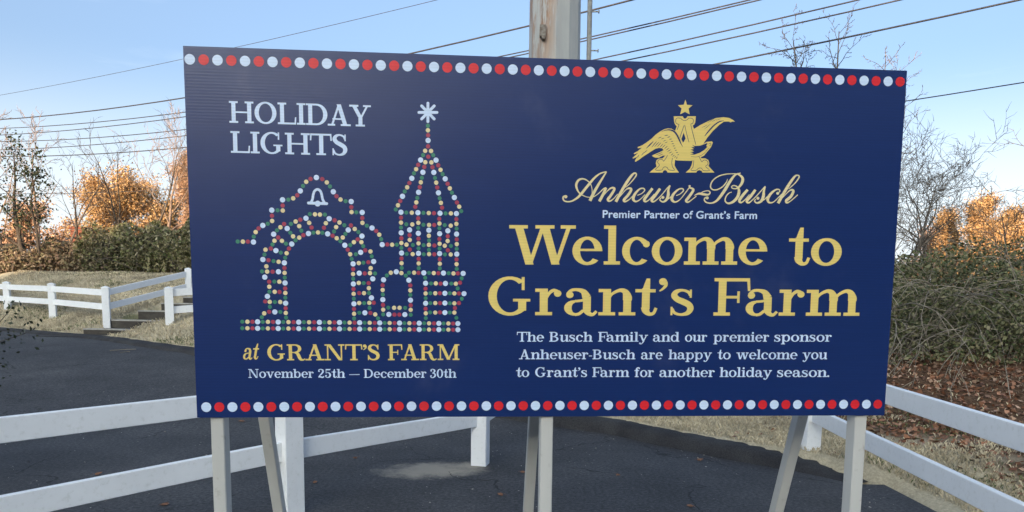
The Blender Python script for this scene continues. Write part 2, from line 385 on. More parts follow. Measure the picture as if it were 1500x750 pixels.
# ------------------------------------------------------------------ sign: pose
def rot3(a, b, c):
    ca, sa, cb_, sb, cc, sc = math.cos(a), math.sin(a), math.cos(b), math.sin(b), math.cos(c), math.sin(c)
    X = Matrix(((1,0,0),(0,ca,-sa),(0,sa,ca))); Y = Matrix(((cb_,0,sb),(0,1,0),(-sb,0,cb_))); Z = Matrix(((cc,-sc,0),(sc,cc,0),(0,0,1)))
    return Z @ Y @ X
POSE = (0.108065, -0.074888, 0.001589, 0.150927, -0.439200, 2.465862, 0.606656)
Rm = rot3(*POSE[:3]); Tc = Vector(POSE[3:6]); HW, HH = 1.22, POSE[6]
sx_, sdn, snz = c2w(Rm.col[0]), c2w(Rm.col[1]), c2w(Rm.col[2])      # sign's right, down, into-the-scene
sc_ = EYE + c2w(Tc); sup = -sdn
ZC = sc_.z                                                        # height of the panel centre
base = sc_ - sup * ZC
SM = Matrix(((sx_.x, snz.x, sup.x, base.x), (sx_.y, snz.y, sup.y, base.y), (sx_.z, snz.z, sup.z, base.z), (0, 0, 0, 1)))
SMi = SM.inverted()
def sg(px, py):                                 # place on the sign face (metres right of / above the panel centre)
    r = ray(px, py); k = (sc_ - EYE).dot(snz) / r.dot(snz); q = SMi @ (EYE + r * k)
    return np.array((q.x, q.z - ZC))

sign = empty('welcome_sign', None, 'wide navy printed sign with gold and pale lettering on beige easel legs', 'sign', mat=SM)
b = MB(); b.box(-HW, 0.0, ZC - HH, HW, 0.010, ZC + HH, 1)
b.v += [(-HW, -0.0006, ZC - HH), (HW, -0.0006, ZC - HH), (HW, -0.0006, ZC + HH), (-HW, -0.0006, ZC + HH)]; b.f.append((8, 9, 10, 11)); b.mi.append(0)
panel = b.build('panel', [NAVY, PEDGE], sign)

# ------------------------------------------------------------------ lettering
def ccw(P):
    a = sum(P[i - 1][0] * P[i][1] - P[i][0] * P[i - 1][1] for i in range(len(P)))
    return P if a > 0 else P[::-1]
def rect(x0, y0, x1, y1): return [[(x0, y0), (x1, y0), (x1, y1), (x0, y1)]]
def diag(x0, y0, x1, y1, w): return [[(x0, y0), (x0 + w, y0), (x1 + w, y1), (x1, y1)]]
def ring(cx, cy, rx, ry, tx, ty, a0=0, a1=360, n=None):
    tx += .02; ty += .018
    n = n or max(4, int((a1 - a0) / 12)); o = []
    for i in range(n):
        q = []
        a, b_ = R(a0 + (a1 - a0) * i / n), R(a0 + (a1 - a0) * (i + 1) / n)
        ix, iy = rx - tx, ry - ty
        o.append([(cx + rx * math.cos(a), cy + ry * math.sin(a)), (cx + rx * math.cos(b_), cy + ry * math.sin(b_)),
                  (cx + ix * math.cos(b_), cy + iy * math.sin(b_)), (cx + ix * math.cos(a), cy + iy * math.sin(a))])
    return o
def ball(cx, cy, r, n=14): return [[(cx + r * math.cos(2 * math.pi * k / n), cy + r * math.sin(2 * math.pi * k / n)) for k in range(n)]]
def stroke(pts, k=5):                           # (x, y, width) centre line, smoothed
    C = catmull(pts, k); o = []; n = len(C)
    if max(p[2] for p in pts) < 0.3: C[:, 2] = C[:, 2] * 1.06 + 0.013
    Ls = []; Rs = []
    for i in range(n):
        d = C[min(i + 1, n - 1)][:2] - C[max(i - 1, 0)][:2]; d = d / (np.hypot(*d) + 1e-9); nr = np.array([-d[1], d[0]]) * max(C[i][2], 1e-3) / 2
        Ls.append(tuple(C[i][:2] + nr)); Rs.append(tuple(C[i][:2] - nr))
    for i in range(n - 1):
        a, b_, c_, d_ = Rs[i], Rs[i + 1], Ls[i + 1], Ls[i]
        o.append([a, b_, c_]); o.append([a, c_, d_])
    return o
def shift(P, dx, dy=0, s=1): return [[(x * s + dx, y * s + dy) for x, y in p] for p in P]
SW, TH = 0.185, 0.086
def stem(x, y0=0, y1=1, b=1, t=1, w=SW, e=0.105):
    o = rect(x, y0, x + w, y1)
    if b: o += rect(x - e, y0, x + w + e, y0 + TH)
    if t == 1: o += rect(x - e, y1 - TH, x + w + e, y1)
    if t == 2: o += rect(x - e, y1 - TH, x + w, y1)
    return o
def arch(x, xr, y=0.70):                        # n-shoulder from stem edge x to the right stem's left edge xr
    m_ = (x + xr + SW) / 2
    return stroke([(x - 0.03, y - 0.24, 0.05), (x + 0.06, y - 0.12, 0.055), (m_ - 0.02, y - 0.035, 0.075), (xr + 0.04, y - 0.075, 0.125), (xr + SW / 2, y - 0.21, SW), (xr + SW / 2, y - 0.3, SW)]) + stem(xr, 0, y - 0.24, 1, 0)
def Sg(h=1.0, w=0.66):
    P = [(.62, .76, .06), (.55, .90, .07), (.37, .965, .065), (.20, .90, .12), (.145, .76, .165), (.24, .62, .165), (.42, .52, .175), (.58, .41, .17), (.63, .26, .165), (.55, .10, .12), (.36, .035, .065), (.17, .10, .07), (.09, .26, .06)]
    k = w / 0.74; v = 1 if h == 1 else 0.80
    o = stroke([(a * k, b_ * h, c_ * v) for a, b_, c_ in P])
    return o + rect(.60 * k, .68 * h, .66 * k, .99 * h) + rect(.045 * k, .01 * h, .105 * k, .33 * h)
G = {}
G['H'] = (1.12, stem(.12) + stem(.83) + rect(.2, .46, .9, .535))
G['O'] = (1.08, ring(.54, .5, .50, .515, .175, .065))
G['L'] = (.90, stem(.12) + rect(.2, 0, .84, TH) + [[(.77, 0), (.84, 0), (.86, .34), (.80, .34)]])
G['I'] = (.42, stem(.12))
G['D'] = (1.06, stem(.12) + rect(.2, 0, .5, TH) + rect(.2, 1 - TH, .5, 1) + ring(.50, .5, .50, .5, .175, .07, -90, 90))
G['A'] = (1.10, diag(.14, 0, .47, .98, .098) + diag(.72, 0, .42, 1, .195) + rect(.22, .28, .8, .35) + rect(0, 0, .34, TH) + rect(.60, 0, 1.06, TH) + rect(.46, .93, .615, 1))
G['Y'] = (1.02, diag(.40, .44, .10, 1, .19) + diag(.50, .42, .80, 1, .098) + rect(.42, 0, .42 + SW, .5) + rect(.29, 0, .72, TH) + rect(0, 1 - TH, .42, 1) + rect(.64, 1 - TH, 1.0, 1))
G['G'] = (1.10, ring(.53, .5, .50, .515, .175, .065, 48, 314) + rect(.72, .12, .72 + SW, .42) + rect(.60, .36, 1.0, .43) + rect(.80, .66, .865, 1.0))
G['T'] = (.98, rect(.41, 0, .41 + SW, 1) + rect(.28, 0, .71, TH) + rect(.02, 1 - TH, .96, 1) + [[(.02, 1), (.085, 1), (.065, .68), (.0, .68)]] + [[(.895, 1), (.96, 1), (.98, .68), (.915, .68)]])
G['S'] = (.76, Sg(1, .72))
G['R'] = (1.08, stem(.12) + rect(.2, 1 - TH, .5, 1) + rect(.2, .455, .5, .525) + ring(.48, .7275, .34, .2725, .165, .07, -90, 90) + stroke([(.46, .49, .09), (.60, .42, .14), (.68, .25, .165), (.76, .08, .14), (.90, .025, .075), (1.02, .09, .05)]))
G['N'] = (1.14, rect(.13, 0, .205, 1) + rect(.90, 0, .975, 1) + diag(.78, 0, .13, 1, .20) + rect(0, 0, .34, TH) + rect(.0, 1 - TH, .33, 1) + rect(.76, 1 - TH, 1.11, 1))
G['F'] = (.92, stem(.12) + rect(.2, 1 - TH, .86, 1) + [[(.79, 1), (.86, 1), (.88, .66), (.82, .66)]] + rect(.2, .46, .62, .53) + rect(.57, .34, .63, .65))
G['M'] = (1.34, rect(.13, 0, .205, 1) + rect(1.02, 0, 1.02 + SW, 1) + diag(.56, .02, .13, 1, .195) + diag(.60, .02, 1.03, 1, .098) + rect(0, 0, .34, TH) + rect(.0, 1 - TH, .30, 1) + rect(.9, 0, 1.31, TH) + rect(1.05, 1 - TH, 1.31, 1))
G['W'] = (1.60, diag(.38, 0, .12, 1, .195) + diag(.44, 0, .76, 1, .098) + diag(1.00, 0, .74, 1, .195) + diag(1.06, 0, 1.38, 1, .098) + rect(.0, 1 - TH, .44, 1) + rect(.62, 1 - TH, 1.07, 1) + rect(1.22, 1 - TH, 1.58, 1))
G['B'] = (.98, stem(.12) + rect(.2, 1 - TH, .5, 1) + rect(.2, .475, .5, .54) + rect(.2, 0, .5, TH) + ring(.48, .7575, .32, .2425, .16, .07, -90, 90) + ring(.48, .27, .40, .27, .17, .07, -90, 90))
G["'"] = (.26, ball(.13, .90, .095) + stroke([(.20, .90, .06), (.20, .80, .06), (.12, .70, .04), (.05, .65, .02)]))
G['.'] = (.26, ball(.13, .085, .095))
G['-'] = (.36, rect(.03, .30, .33, .385))
G['_'] = (1.0, rect(.0, .33, 1.0, .40))
G['0'] = (.74, ring(.37, .5, .34, .515, .155, .06))
G['2'] = (.72, ball(.15, .76, .085) + stroke([(.09, .78, .05), (.16, .93, .065), (.34, .97, .07), (.52, .88, .14), (.55, .70, .16), (.42, .48, .13), (.22, .26, .09), (.09, .08, .07)]) + stroke([(.07, .08, .10), (.22, .12, .13), (.42, .07, .13), (.56, .07, .10), (.64, .2, .05)]))
G['5'] = (.72, stroke([(.08, .30, .06), (.12, .12, .065), (.30, .03, .065), (.50, .12, .14), (.57, .32, .165), (.48, .53, .13), (.30, .60, .06), (.13, .53, .05)]) + ball(.15, .24, .085) + rect(.12, .50, .18, 1) + [[(.12, 1), (.55, 1), (.62, 1.03), (.58, .86), (.12, .86)]])
G['3'] = (.72, ball(.16, .80, .08) + ball(.14, .22, .085) + stroke([(.10, .83, .05), (.18, .95, .065), (.33, .975, .065), (.50, .88, .13), (.52, .74, .145), (.42, .59, .09), (.27, .54, .055)]) + stroke([(.27, .54, .05), (.44, .51, .09), (.57, .38, .15), (.56, .20, .155), (.42, .06, .09), (.25, .02, .06), (.10, .10, .055), (.06, .2, .05)]))
xh = 0.70
G['n'] = (.88, stem(.12, 0, xh, 1, 2) + arch(.285, .60))
G['m'] = (1.32, stem(.12, 0, xh, 1, 2) + arch(.285, .58) + arch(.745, 1.04))
G['h'] = (.88, stem(.12, 0, 1, 1, 2) + arch(.285, .60))
G['r'] = (.66, stem(.12, 0, xh, 1, 2) + stroke([(.255, .42, .05), (.34, .58, .06), (.44, .655, .07), (.54, .62, .07)]) + ball(.535, .575, .088))
G['u'] = (.88, rect(.12, .22, .12 + SW, xh) + rect(.015, xh - TH, .285, xh) + rect(.60, 0, .60 + SW, xh) + rect(.50, xh - TH, .765, xh) + rect(.7, 0, .87, TH) + stroke([(.12 + SW / 2, .30, SW), (.12 + SW / 2, .20, SW), (.24, .075, .125), (.38, .035, .075), (.52, .10, .055), (.63, .24, .05)]))
G['o'] = (.80, ring(.40, .35, .375, .365, .165, .06))
G['e'] = (.76, ring(.39, .35, .36, .365, .165, .06, 0, 318) + rect(.15, .345, .73, .405) + rect(.60, .345, .75, .37))
G['c'] = (.72, ring(.38, .35, .355, .365, .165, .06, 40, 318) + ball(.61, .53, .085))
G['l'] = (.44, stem(.13, 0, 1, 1, 2))
G['i'] = (.44, stem(.13, 0, xh, 1, 2) + ball(.21, .90, .10))
G['t'] = (.52, rect(.16, .18, .16 + SW, .72) + [[(.16, .66), (.16 + SW, .66), (.16 + SW, .98), (.26, .98), (.2, .8)]] + rect(.0, xh - TH, .48, xh) + stroke([(.2425, .22, SW), (.26, .12, .15), (.34, .04, .085), (.44, .06, .06), (.50, .2, .055)]))
G['a'] = (.82, rect(.47, .12, .47 + SW, .5) + stroke([(.10, .56, .05), (.20, .66, .06), (.34, .675, .065), (.48, .62, .12), (.5525, .48, SW)]) + ball(.16, .54, .088) + ring(.28, .195, .25, .205, .155, .055, 90, 270) + stroke([(.28, .375, .05), (.40, .385, .05), (.52, .41, .05)]) + stroke([(.28, .017, .055), (.38, .04, .06), (.48, .13, .06)]) + stroke([(.5525, .16, SW), (.60, .06, .11), (.70, .02, .065), (.79, .11, .05)]))
G['s'] = (.64, Sg(xh, .60))
G['d'] = (.88, rect(.58, 0, .58 + SW, 1) + rect(.47, 1 - TH, .6, 1) + rect(.7, 0, .86, TH) + ring(.36, .35, .33, .365, .16, .06, 45, 315) + stroke([(.55, .56, .06), (.62, .48, .05)]) + stroke([(.55, .14, .06), (.62, .22, .05)]))
G['b'] = (.86, rect(.10, 0, .10 + SW, 1) + rect(.0, 1 - TH, .12, 1) + ring(.48, .35, .33, .365, .16, .06, -135, 135) + stroke([(.26, .22, .05), (.30, .13, .06)]) + stroke([(.26, .48, .05), (.30, .57, .06)]))
G['p'] = (.88, rect(.12, -.28, .12 + SW, xh) + rect(.015, xh - TH, .2, xh) + rect(.015, -.28, .39, -.28 + TH) + ring(.50, .35, .33, .365, .16, .06, -135, 135) + stroke([(.28, .22, .05), (.32, .13, .06)]) + stroke([(.28, .48, .05), (.32, .57, .06)]))
G['y'] = (.86, diag(.36, .02, .10, xh, .18) + diag(.33, -.14, .68, xh, .098) + rect(0, xh - TH, .36, xh) + rect(.56, xh - TH, .86, xh) + stroke([(.37, -.05, .06), (.31, -.19, .065), (.2, -.24, .065), (.12, -.21, .07)]) + ball(.12, -.17, .085))
G['w'] = (1.22, diag(.30, 0, .10, xh, .175) + diag(.36, 0, .58, xh, .098) + diag(.76, 0, .56, xh, .175) + diag(.82, 0, 1.04, xh, .098) + rect(0, xh - TH, .36, xh) + rect(.48, xh - TH, .80, xh) + rect(.92, xh - TH, 1.2, xh))
G['v'] = (.86, diag(.36, 0, .10, xh, .18) + diag(.40, 0, .66, xh, .098) + rect(0, xh - TH, .36, xh) + rect(.54, xh - TH, .84, xh))
G['f'] = (.56, rect(.14, 0, .14 + SW, .78) + rect(.035, 0, .43, TH) + rect(.0, xh - TH, .47, xh) + stroke([(.2225, .74, SW), (.25, .88, .13), (.34, .965, .07), (.46, .95, .065)]) + ball(.47, .89, .082))

def union(polys):                               # overlapping shapes -> one flat sheet of triangles
    vs = []; fs = []
    for p in polys:
        p = ccw([tuple(q) for q in p]); k = len(vs); vs += [Vector(q) for q in p]; fs.append(list(range(k, k + len(p))))
    r = delaunay_2d_cdt(vs, [], fs, 0, 1e-5)
    V = r[0]; T = [f for f, src in zip(r[2], r[5]) if len(src)]
    return [(v.x, v.y) for v in V], T
_cache = {}
def glyph(ch):
    if ch not in _cache: _cache[ch] = union(G[ch][1])
    return _cache[ch]
class Ink:                                      # flat print on the sign face
    def __init__(s): s.v = []; s.f = []; s.mi = []
    def put(s, V, T, mi=0):
        b = len(s.v); s.v += V; s.f += [tuple(b + i for i in t) for t in T]; s.mi += [mi] * len(T)
    def word(s, txt, p0, p1, cap, mi=0, shear=0.0, track=0.0):
        xs = 0; mn = 0
        lay = []
        for ch in txt:
            if ch == ' ': xs += 0.42; continue
            if lay: xs += {'We': -.13, 'Fa': -.17, 'DA': -.05, 'AY': -.10, 'fo': -.02, 'TS': -.02, "'s": .03, 'AN': -.02, 'FA': -.12, 'LI': -.03, 'RA': -.04}.get(lay[-1][0] + ch, 0)
            lay.append((ch, xs)); xs += G[ch][0] + track
        last = lay[-1]; x1 = last[1] + max(v[0] for v in glyph(last[0])[0]); x0 = min(v[0] for v in glyph(lay[0][0])[0])
        a, b_ = sg(*p0), sg(*p1); mid = ((p0[0] + p1[0]) / 2, (p0[1] + p1[1]) / 2)
        h = np.hypot(*(sg(mid[0], mid[1] - cap) - sg(*mid))); d = b_ - a; w = np.hypot(*d); d /= w; n_ = np.array([-d[1], d[0]]); k = w / (x1 - x0)
        for ch, ox in lay:
            V, T = glyph(ch)
            s.put([tuple(a + d * ((x + ox - x0 + shear * y) * k) + n_ * (y * h)) for x, y in V], T, mi)
    def polys(s, P, mi=0):                       # shapes measured on the photo, rectified onto the face
        V, T = union([[tuple(sg(*q) * 1000) for q in p] for p in P]); s.put([(x / 1000, y / 1000) for x, y in V], T, mi)
    def dot(s, px, py, r, mi=0, n=18):
        c_ = sg(px, py); V = [(c_[0] + r * math.cos(2 * math.pi * k / n), c_[1] + r * math.sin(2 * math.pi * k / n)) for k in range(n)]
        s.put(V, [tuple(range(n))], mi)
    def flush(s, name, mat, label=None):
        o = s.build(name, mat, label=label); s.v, s.f, s.mi = [], [], []; return o
    def build(s, name, mats, lift=0.0012, label=None):
        me = bpy.data.meshes.new(name); me.from_pydata([(x, -lift, y + ZC) for x, y in s.v], [], s.f)
        mats = mats if isinstance(mats, (list, tuple)) else [mats]
        for mt in mats: me.materials.append(mt)
        if len(mats) > 1: me.polygons.foreach_set('material_index', s.mi)
        o = link(name, me, panel)
        if label: o['label'] = label
        return o
def lettered(txt, p0, p1, cap, mat, **kw):       # every letter printed as its own piece
    k = Ink(); say = {'_': 'dash'}.get(txt, txt)
    k.word(txt, p0, p1, cap, **kw); k.build('printed_word', mat, label='printed word ' + say if say != 'dash' else 'printed dash')
lettered('HOLIDAY', (336.3, 179.8), (543.5, 185.8), 31.6, P_W); lettered('LIGHTS', (338.5, 223.7), (509, 228.3), 31.4, P_W)
lettered("GRANT'S", (392, 527.8), (556.3, 527.6), 23.4, P_Y); lettered('FARM', (568.4, 527.6), (673, 527.3), 23.2, P_Y); lettered('at', (355.5, 526.4), (378, 526.4), 23.5, P_Y, shear=0.26, track=-.06)
for w_, a, b_ in (('November', 364.2, 459.8), ('25th', 466.3, 505.9), ('_', 511.7, 527), ('December', 533.2, 624.7), ('30th', 630, 668.7)): lettered(w_, (a, 553.4), (b_, 553.2), 12.8, P_W)
lettered('Welcome', (746, 387.4), (1123, 387.8), 57, P_Y); lettered('to', (1154, 388.4), (1231.8, 388.8), 56, P_Y)
lettered("Grant's", (715.2, 461.6), (1015.5, 462.2), 55.5, P_Y); lettered('Farm', (1044.8, 462.3), (1258.5, 462.6), 54.5, P_Y)
for y, ws in ((500.4, (('The', 757, 796.8), ('Busch', 804.5, 868), ('Family', 876, 948.9), ('and', 956.2, 994.8), ('our', 1003, 1035.5), ('premier', 1044.9, 1126.2), ('sponsor', 1133.9, 1217.7))),
              (526.2, (('Anheuser-Busch', 760.2, 930.6), ('are', 938.7, 970.4), ('happy', 979, 1042.4), ('to', 1050.5, 1070), ('welcome', 1078.2, 1167.7), ('you', 1175, 1211.2))),
              (552.2, (('to', 756, 775.2), ("Grant's", 783.8, 859.8), ('Farm', 867.5, 921.6), ('for', 929, 957.4), ('another', 965.6, 1046.5), ('holiday', 1053.8, 1130.3), ('season.', 1138, 1214.4)))):
    for w_, a, b_ in ws: lettered(w_, (a, y), (b_, y), 14.2, P_W)
# small sans-serif line in the built-in typeface
cu_ = bpy.data.curves.new('partner', 'FONT'); cu_.body = 'Premier Partner of Grant\u2019s Farm'; cu_.offset = 0.018; cu_.space_character = 1.04
to_ = bpy.data.objects.new('partner', cu_); COL.objects.link(to_)
me = bpy.data.meshes.new_from_object(to_.evaluated_get(bpy.context.evaluated_depsgraph_get())); bpy.data.objects.remove(to_)
vx = [v.co.x for v in me.vertices]; vy = [v.co.y for v in me.vertices]; a, b_ = sg(882.6, 318.9), sg(1108.6, 320.6)
kk = (b_[0] - a[0]) / (max(vx) - min(vx)); kh = np.hypot(*(sg(1000, 308.2) - sg(1000, 319.6))) / 0.73
for v in me.vertices: x, y = v.co.x, v.co.y; v.co = (a[0] + (x - min(vx)) * kk, -0.0012, ZC + a[1] + (b_[1] - a[1]) * (x - min(vx)) * kk / (b_[0] - a[0]) + y * kh)
me.materials.clear(); me.materials.append(P_W); o = link('partner_line', me, panel); o['label'] = "small pale line reading Premier Partner of Grant's Farm"

# border rows of dots
def border(name, a, b_, n, rpx, lab):
    k = Ink(); A, B = sg(*a), sg(*b_)
    r_ = rpx
    for i in range(n):
        c_ = A + (B - A) * i / (n - 1); nn_ = 28
        k.put([(c_[0] + r_ * math.cos(2 * math.pi * q / nn_), c_[1] + r_ * math.sin(2 * math.pi * q / nn_)) for q in range(nn_)], [tuple(range(nn_))])
        k.flush('printed_dot', (P_W, P_R)[i % 2])
border('dot_row', (278.1, 87.0), (1318.3, 119.8), 56, 0.0166, 'row of white and red dots along the top edge')
border('dot_row', (302.3, 596.3), (1285.6, 592.0), 56, 0.0166, 'row of white and red dots along the bottom edge')
# castle gate and tower drawn in coloured lights
DOTS = [
(340, 240, 5.7708, 'W713,116 R664,128 Y627,152 G600,187 W577,229 R551,266 Y517,292 G476,303 W427,304 R428,353 Y429,395 G385,393 W336,392 R338,439 Y339,483 G302,507 W260,521 R225,546 Y200,577 G184,615 W181,661 R134,658 Y92,658 G48,657 R763,129 Y801,157 G828,191 W856,236 R883,274 Y917,302 G960,316 W1007,319 R1008,367 Y1010,408 G1051,410 W1100,411 R1101,458 Y1102,499 G1139,523 W1183,542 R1218,568 Y1244,599 G1261,637 W1269,683 R1312,682 Y1353,684 W625,460 G658,425 Y701,427 Y743,429 G785,429 W821,464 R867,478 Y908,496 G949,519 R1005,521 Y1037,551 G1068,577 W1098,611 W982,559 G958,592 Y936,623 R577,473 Y538,488 G498,508 R440,509 Y409,536 G380,562 W352,595 R391,623 Y422,651 G456,675 Y359,650 G342,682 R328,716 Y283,726 W371,733 W466,547 G493,583 Y516,613 G537,646 Y568,527 G586,565 R603,603 Y652,499 R672,539 W646,589 Y568,624 W505,678 R481,717 G688,582 Y727,580 G764,583 W808,592 R850,608 Y885,629 G916,654 W953,688 R978,726 Y793,502 R777,541 Y880,535 G862,572 R1062,638 Y1030,662 G999,686 Y1093,662 G1109,696 R1126,731 Y1170,741'),
(340, 340, 4.6875, 'G335,141 Y375,145 G365,176 W359,211 G223,154 W212,188 R250,193 G285,199 Y320,204 Y236,235 G206,270 Y241,271 R279,272 W319,272 R360,247 Y361,280 G362,313 W364,349 W225,309 R255,341 G291,340 Y325,341 Y256,375 R365,387 G257,410 Y293,410 R326,411 Y366,418 G366,451 W368,488 W243,441 R228,476 Y259,479 G294,480 Y331,480 G260,513 R368,523 Y221,558 R255,547 W294,548 G332,548 Y369,555 G205,584 G371,587 Y811,152 G821,184 W831,218 R832,255 Y831,288 G832,320 W833,356 R834,391 Y835,424 G836,457 W837,492 R837,528 Y838,561 G838,593 G850,152 W883,139 G959,166 W972,202 R936,207 G902,210 Y870,213 Y952,247 G982,284 Y947,282 R911,284 W873,282 W966,321 R938,350 G904,350 Y870,349 Y939,385 G940,418 Y906,419 R873,419 W957,451 R973,485 Y942,486 G907,487 Y873,487 G944,520 Y983,565 R950,555 W912,554 G874,554 G1002,592'),
(540, 140, 3.95, 'G343,175 Y343,201 R344,230 W344,260 R344,294 Y327,320 Y361,321 G315,345 G374,345 R345,354 W301,373 W390,374 Y328,386 Y363,387 R287,401 R403,404 R322,413 R369,415 Y275,426 Y416,430 W314,444 W377,445 G262,450 G428,455 G308,476 G384,477 W250,479 W443,482 Y302,502 Y391,504 R236,506 R457,511 R296,530 R397,532 Y223,531 Y470,537 W289,560 W404,563 G209,555 G482,562 G282,592 G411,594 W196,583 W496,590 Y276,618 Y418,621 R183,610 R511,619 R270,644 R425,649 Y170,635 Y524,643 G157,659 G536,669 W187,675 G218,677 Y250,678 W285,678 G317,679 Y348,680 R378,681 W413,681 G445,682 Y476,682 W508,683'),
(540, 300, 3.75, 'R178,71 R272,74 R388,77 R482,79 Y178,98 G207,107 Y240,108 Y273,99 G301,110 Y332,111 R360,111 Y389,103 G418,112 Y451,115 Y482,105 G178,125 W225,138 G272,127 W331,140 G389,129 W435,143 G483,131 W179,154 W273,157 W390,159 W483,161 R225,167 Y331,170 R435,173 R180,184 Y226,193 R274,186 G332,196 R389,188 Y434,199 R484,190 Y180,210 Y208,219 G243,221 Y274,212 G302,222 Y331,220 R361,224 Y390,214 Y418,225 G452,226 Y484,216 G180,237 R226,246 G274,239 G331,248 G390,240 R435,250 G484,242 W181,265 G209,270 Y242,271 W274,267 G303,272 Y332,271 R361,272 W390,268 G419,273 Y451,273 W484,271 R181,295 R275,297 R391,299 R483,300 Y181,321 Y275,322 Y391,324 Y483,326 G182,347 G275,348 G391,349 G484,352 G204,389 G222,373 Y250,373 R274,374 W303,374 G332,374 Y358,375 R383,376 W411,375 G440,376 Y466,377 R490,377 W519,377 G155,219 Y180,375 W152,368 Y122,373 G100,388 W82,412 R77,442 Y77,468 G78,493 W78,521 R79,550 Y80,576 G80,602 W221,414 R229,443 Y229,470 G229,495 W230,524 R231,552 Y231,577 G231,604 G108,565 Y140,566 Y170,566 G201,566 W111,602 R142,603 R169,603 W199,603 G311,401 W313,431 R313,461 Y313,487 G313,513 W313,541 R313,571 Y314,596 G314,622 G511,404 R502,428 W422,432 G343,432 Y369,432 R395,433 G454,433 Y479,434 G489,459 G339,486 Y366,486 R391,486 W419,486 G446,486 Y471,487 R496,487 W524,488 G512,516 R496,540 G339,540 Y366,540 R392,540 W419,540 G446,541 Y471,541 R474,567 G338,591 Y366,592 R392,591 W419,592 G446,592 Y471,592 G482,621')]
k = Ink(); RAD = {'W': 0.0088, 'R': 0.0071, 'Y': 0.0073, 'G': 0.0068}; IX = 'WRYG'
for (ox, oy, sc, txt) in DOTS:
    for tok in txt.split():
        x, y = tok[1:].split(','); k.dot(ox + float(x) / sc, oy + float(y) / sc, RAD[tok[0]], IX.index(tok[0]), 12)
ax_ = [355.1, 377.5, 407.6, 437.7, 468, 497.4, 526.9, 556.3, 585.3, 614.1, 642.9, 670.7]; ai = [0, 3, 7, 11, 15, 19, 23, 27, 31, 35, 39, 43]
for i in range(44):
    x = float(np.interp(i, ai, ax_)); f_ = i / 43
    for y0, y1 in ((471.2, 474.0), (480.8, 483.0)): k.dot(x, y0 + (y1 - y0) * f_, RAD['GYRW'[i % 4]], IX.index('GYRW'[i % 4]), 12)
prop(k.build('light_drawing', [P_W, P_DR, P_YD, P_G], label='gate and tower drawn in coloured dots like strung lights'), kind='stuff')
k = Ink()
z2 = lambda P, w=None: [(340 + x / 5.7708, 240 + y / 5.7708) + ((w / 5.7708,) if w else ()) for x, y in P]
k.polys(stroke(z2([(664, 330), (680, 300), (686, 262), (698, 230), (722, 216), (746, 230), (758, 262), (766, 300), (784, 334)], 21)) + stroke(z2([(646, 331), (722, 334), (800, 337)], 24)) + ball(340 + 724 / 5.7708, 240 + 336 / 5.7708, 25 / 5.7708) + ball(340 + 646 / 5.7708, 240 + 331 / 5.7708, 12 / 5.7708) + ball(340 + 800 / 5.7708, 240 + 337 / 5.7708, 12 / 5.7708))
k.flush('printed_bell', P_W)
cxs, cys = 540 + 343 / 3.95, 140 + 98 / 3.95; P = []
for q in range(8):
    an = q * math.pi / 4; l_ = (14.0, 14.2)[q % 2]; l_ = 13.0 if q % 4 else 13.2
    ex, ey = cxs + l_ * math.cos(an), cys + l_ * math.sin(an) * 1.04
    P += stroke([(cxs, cys, 4.2), (ex, ey, 4.2)], 2) + ball(ex, ey, 2.1)
k.polys(P); k.build('printed_snowflake', P_W)
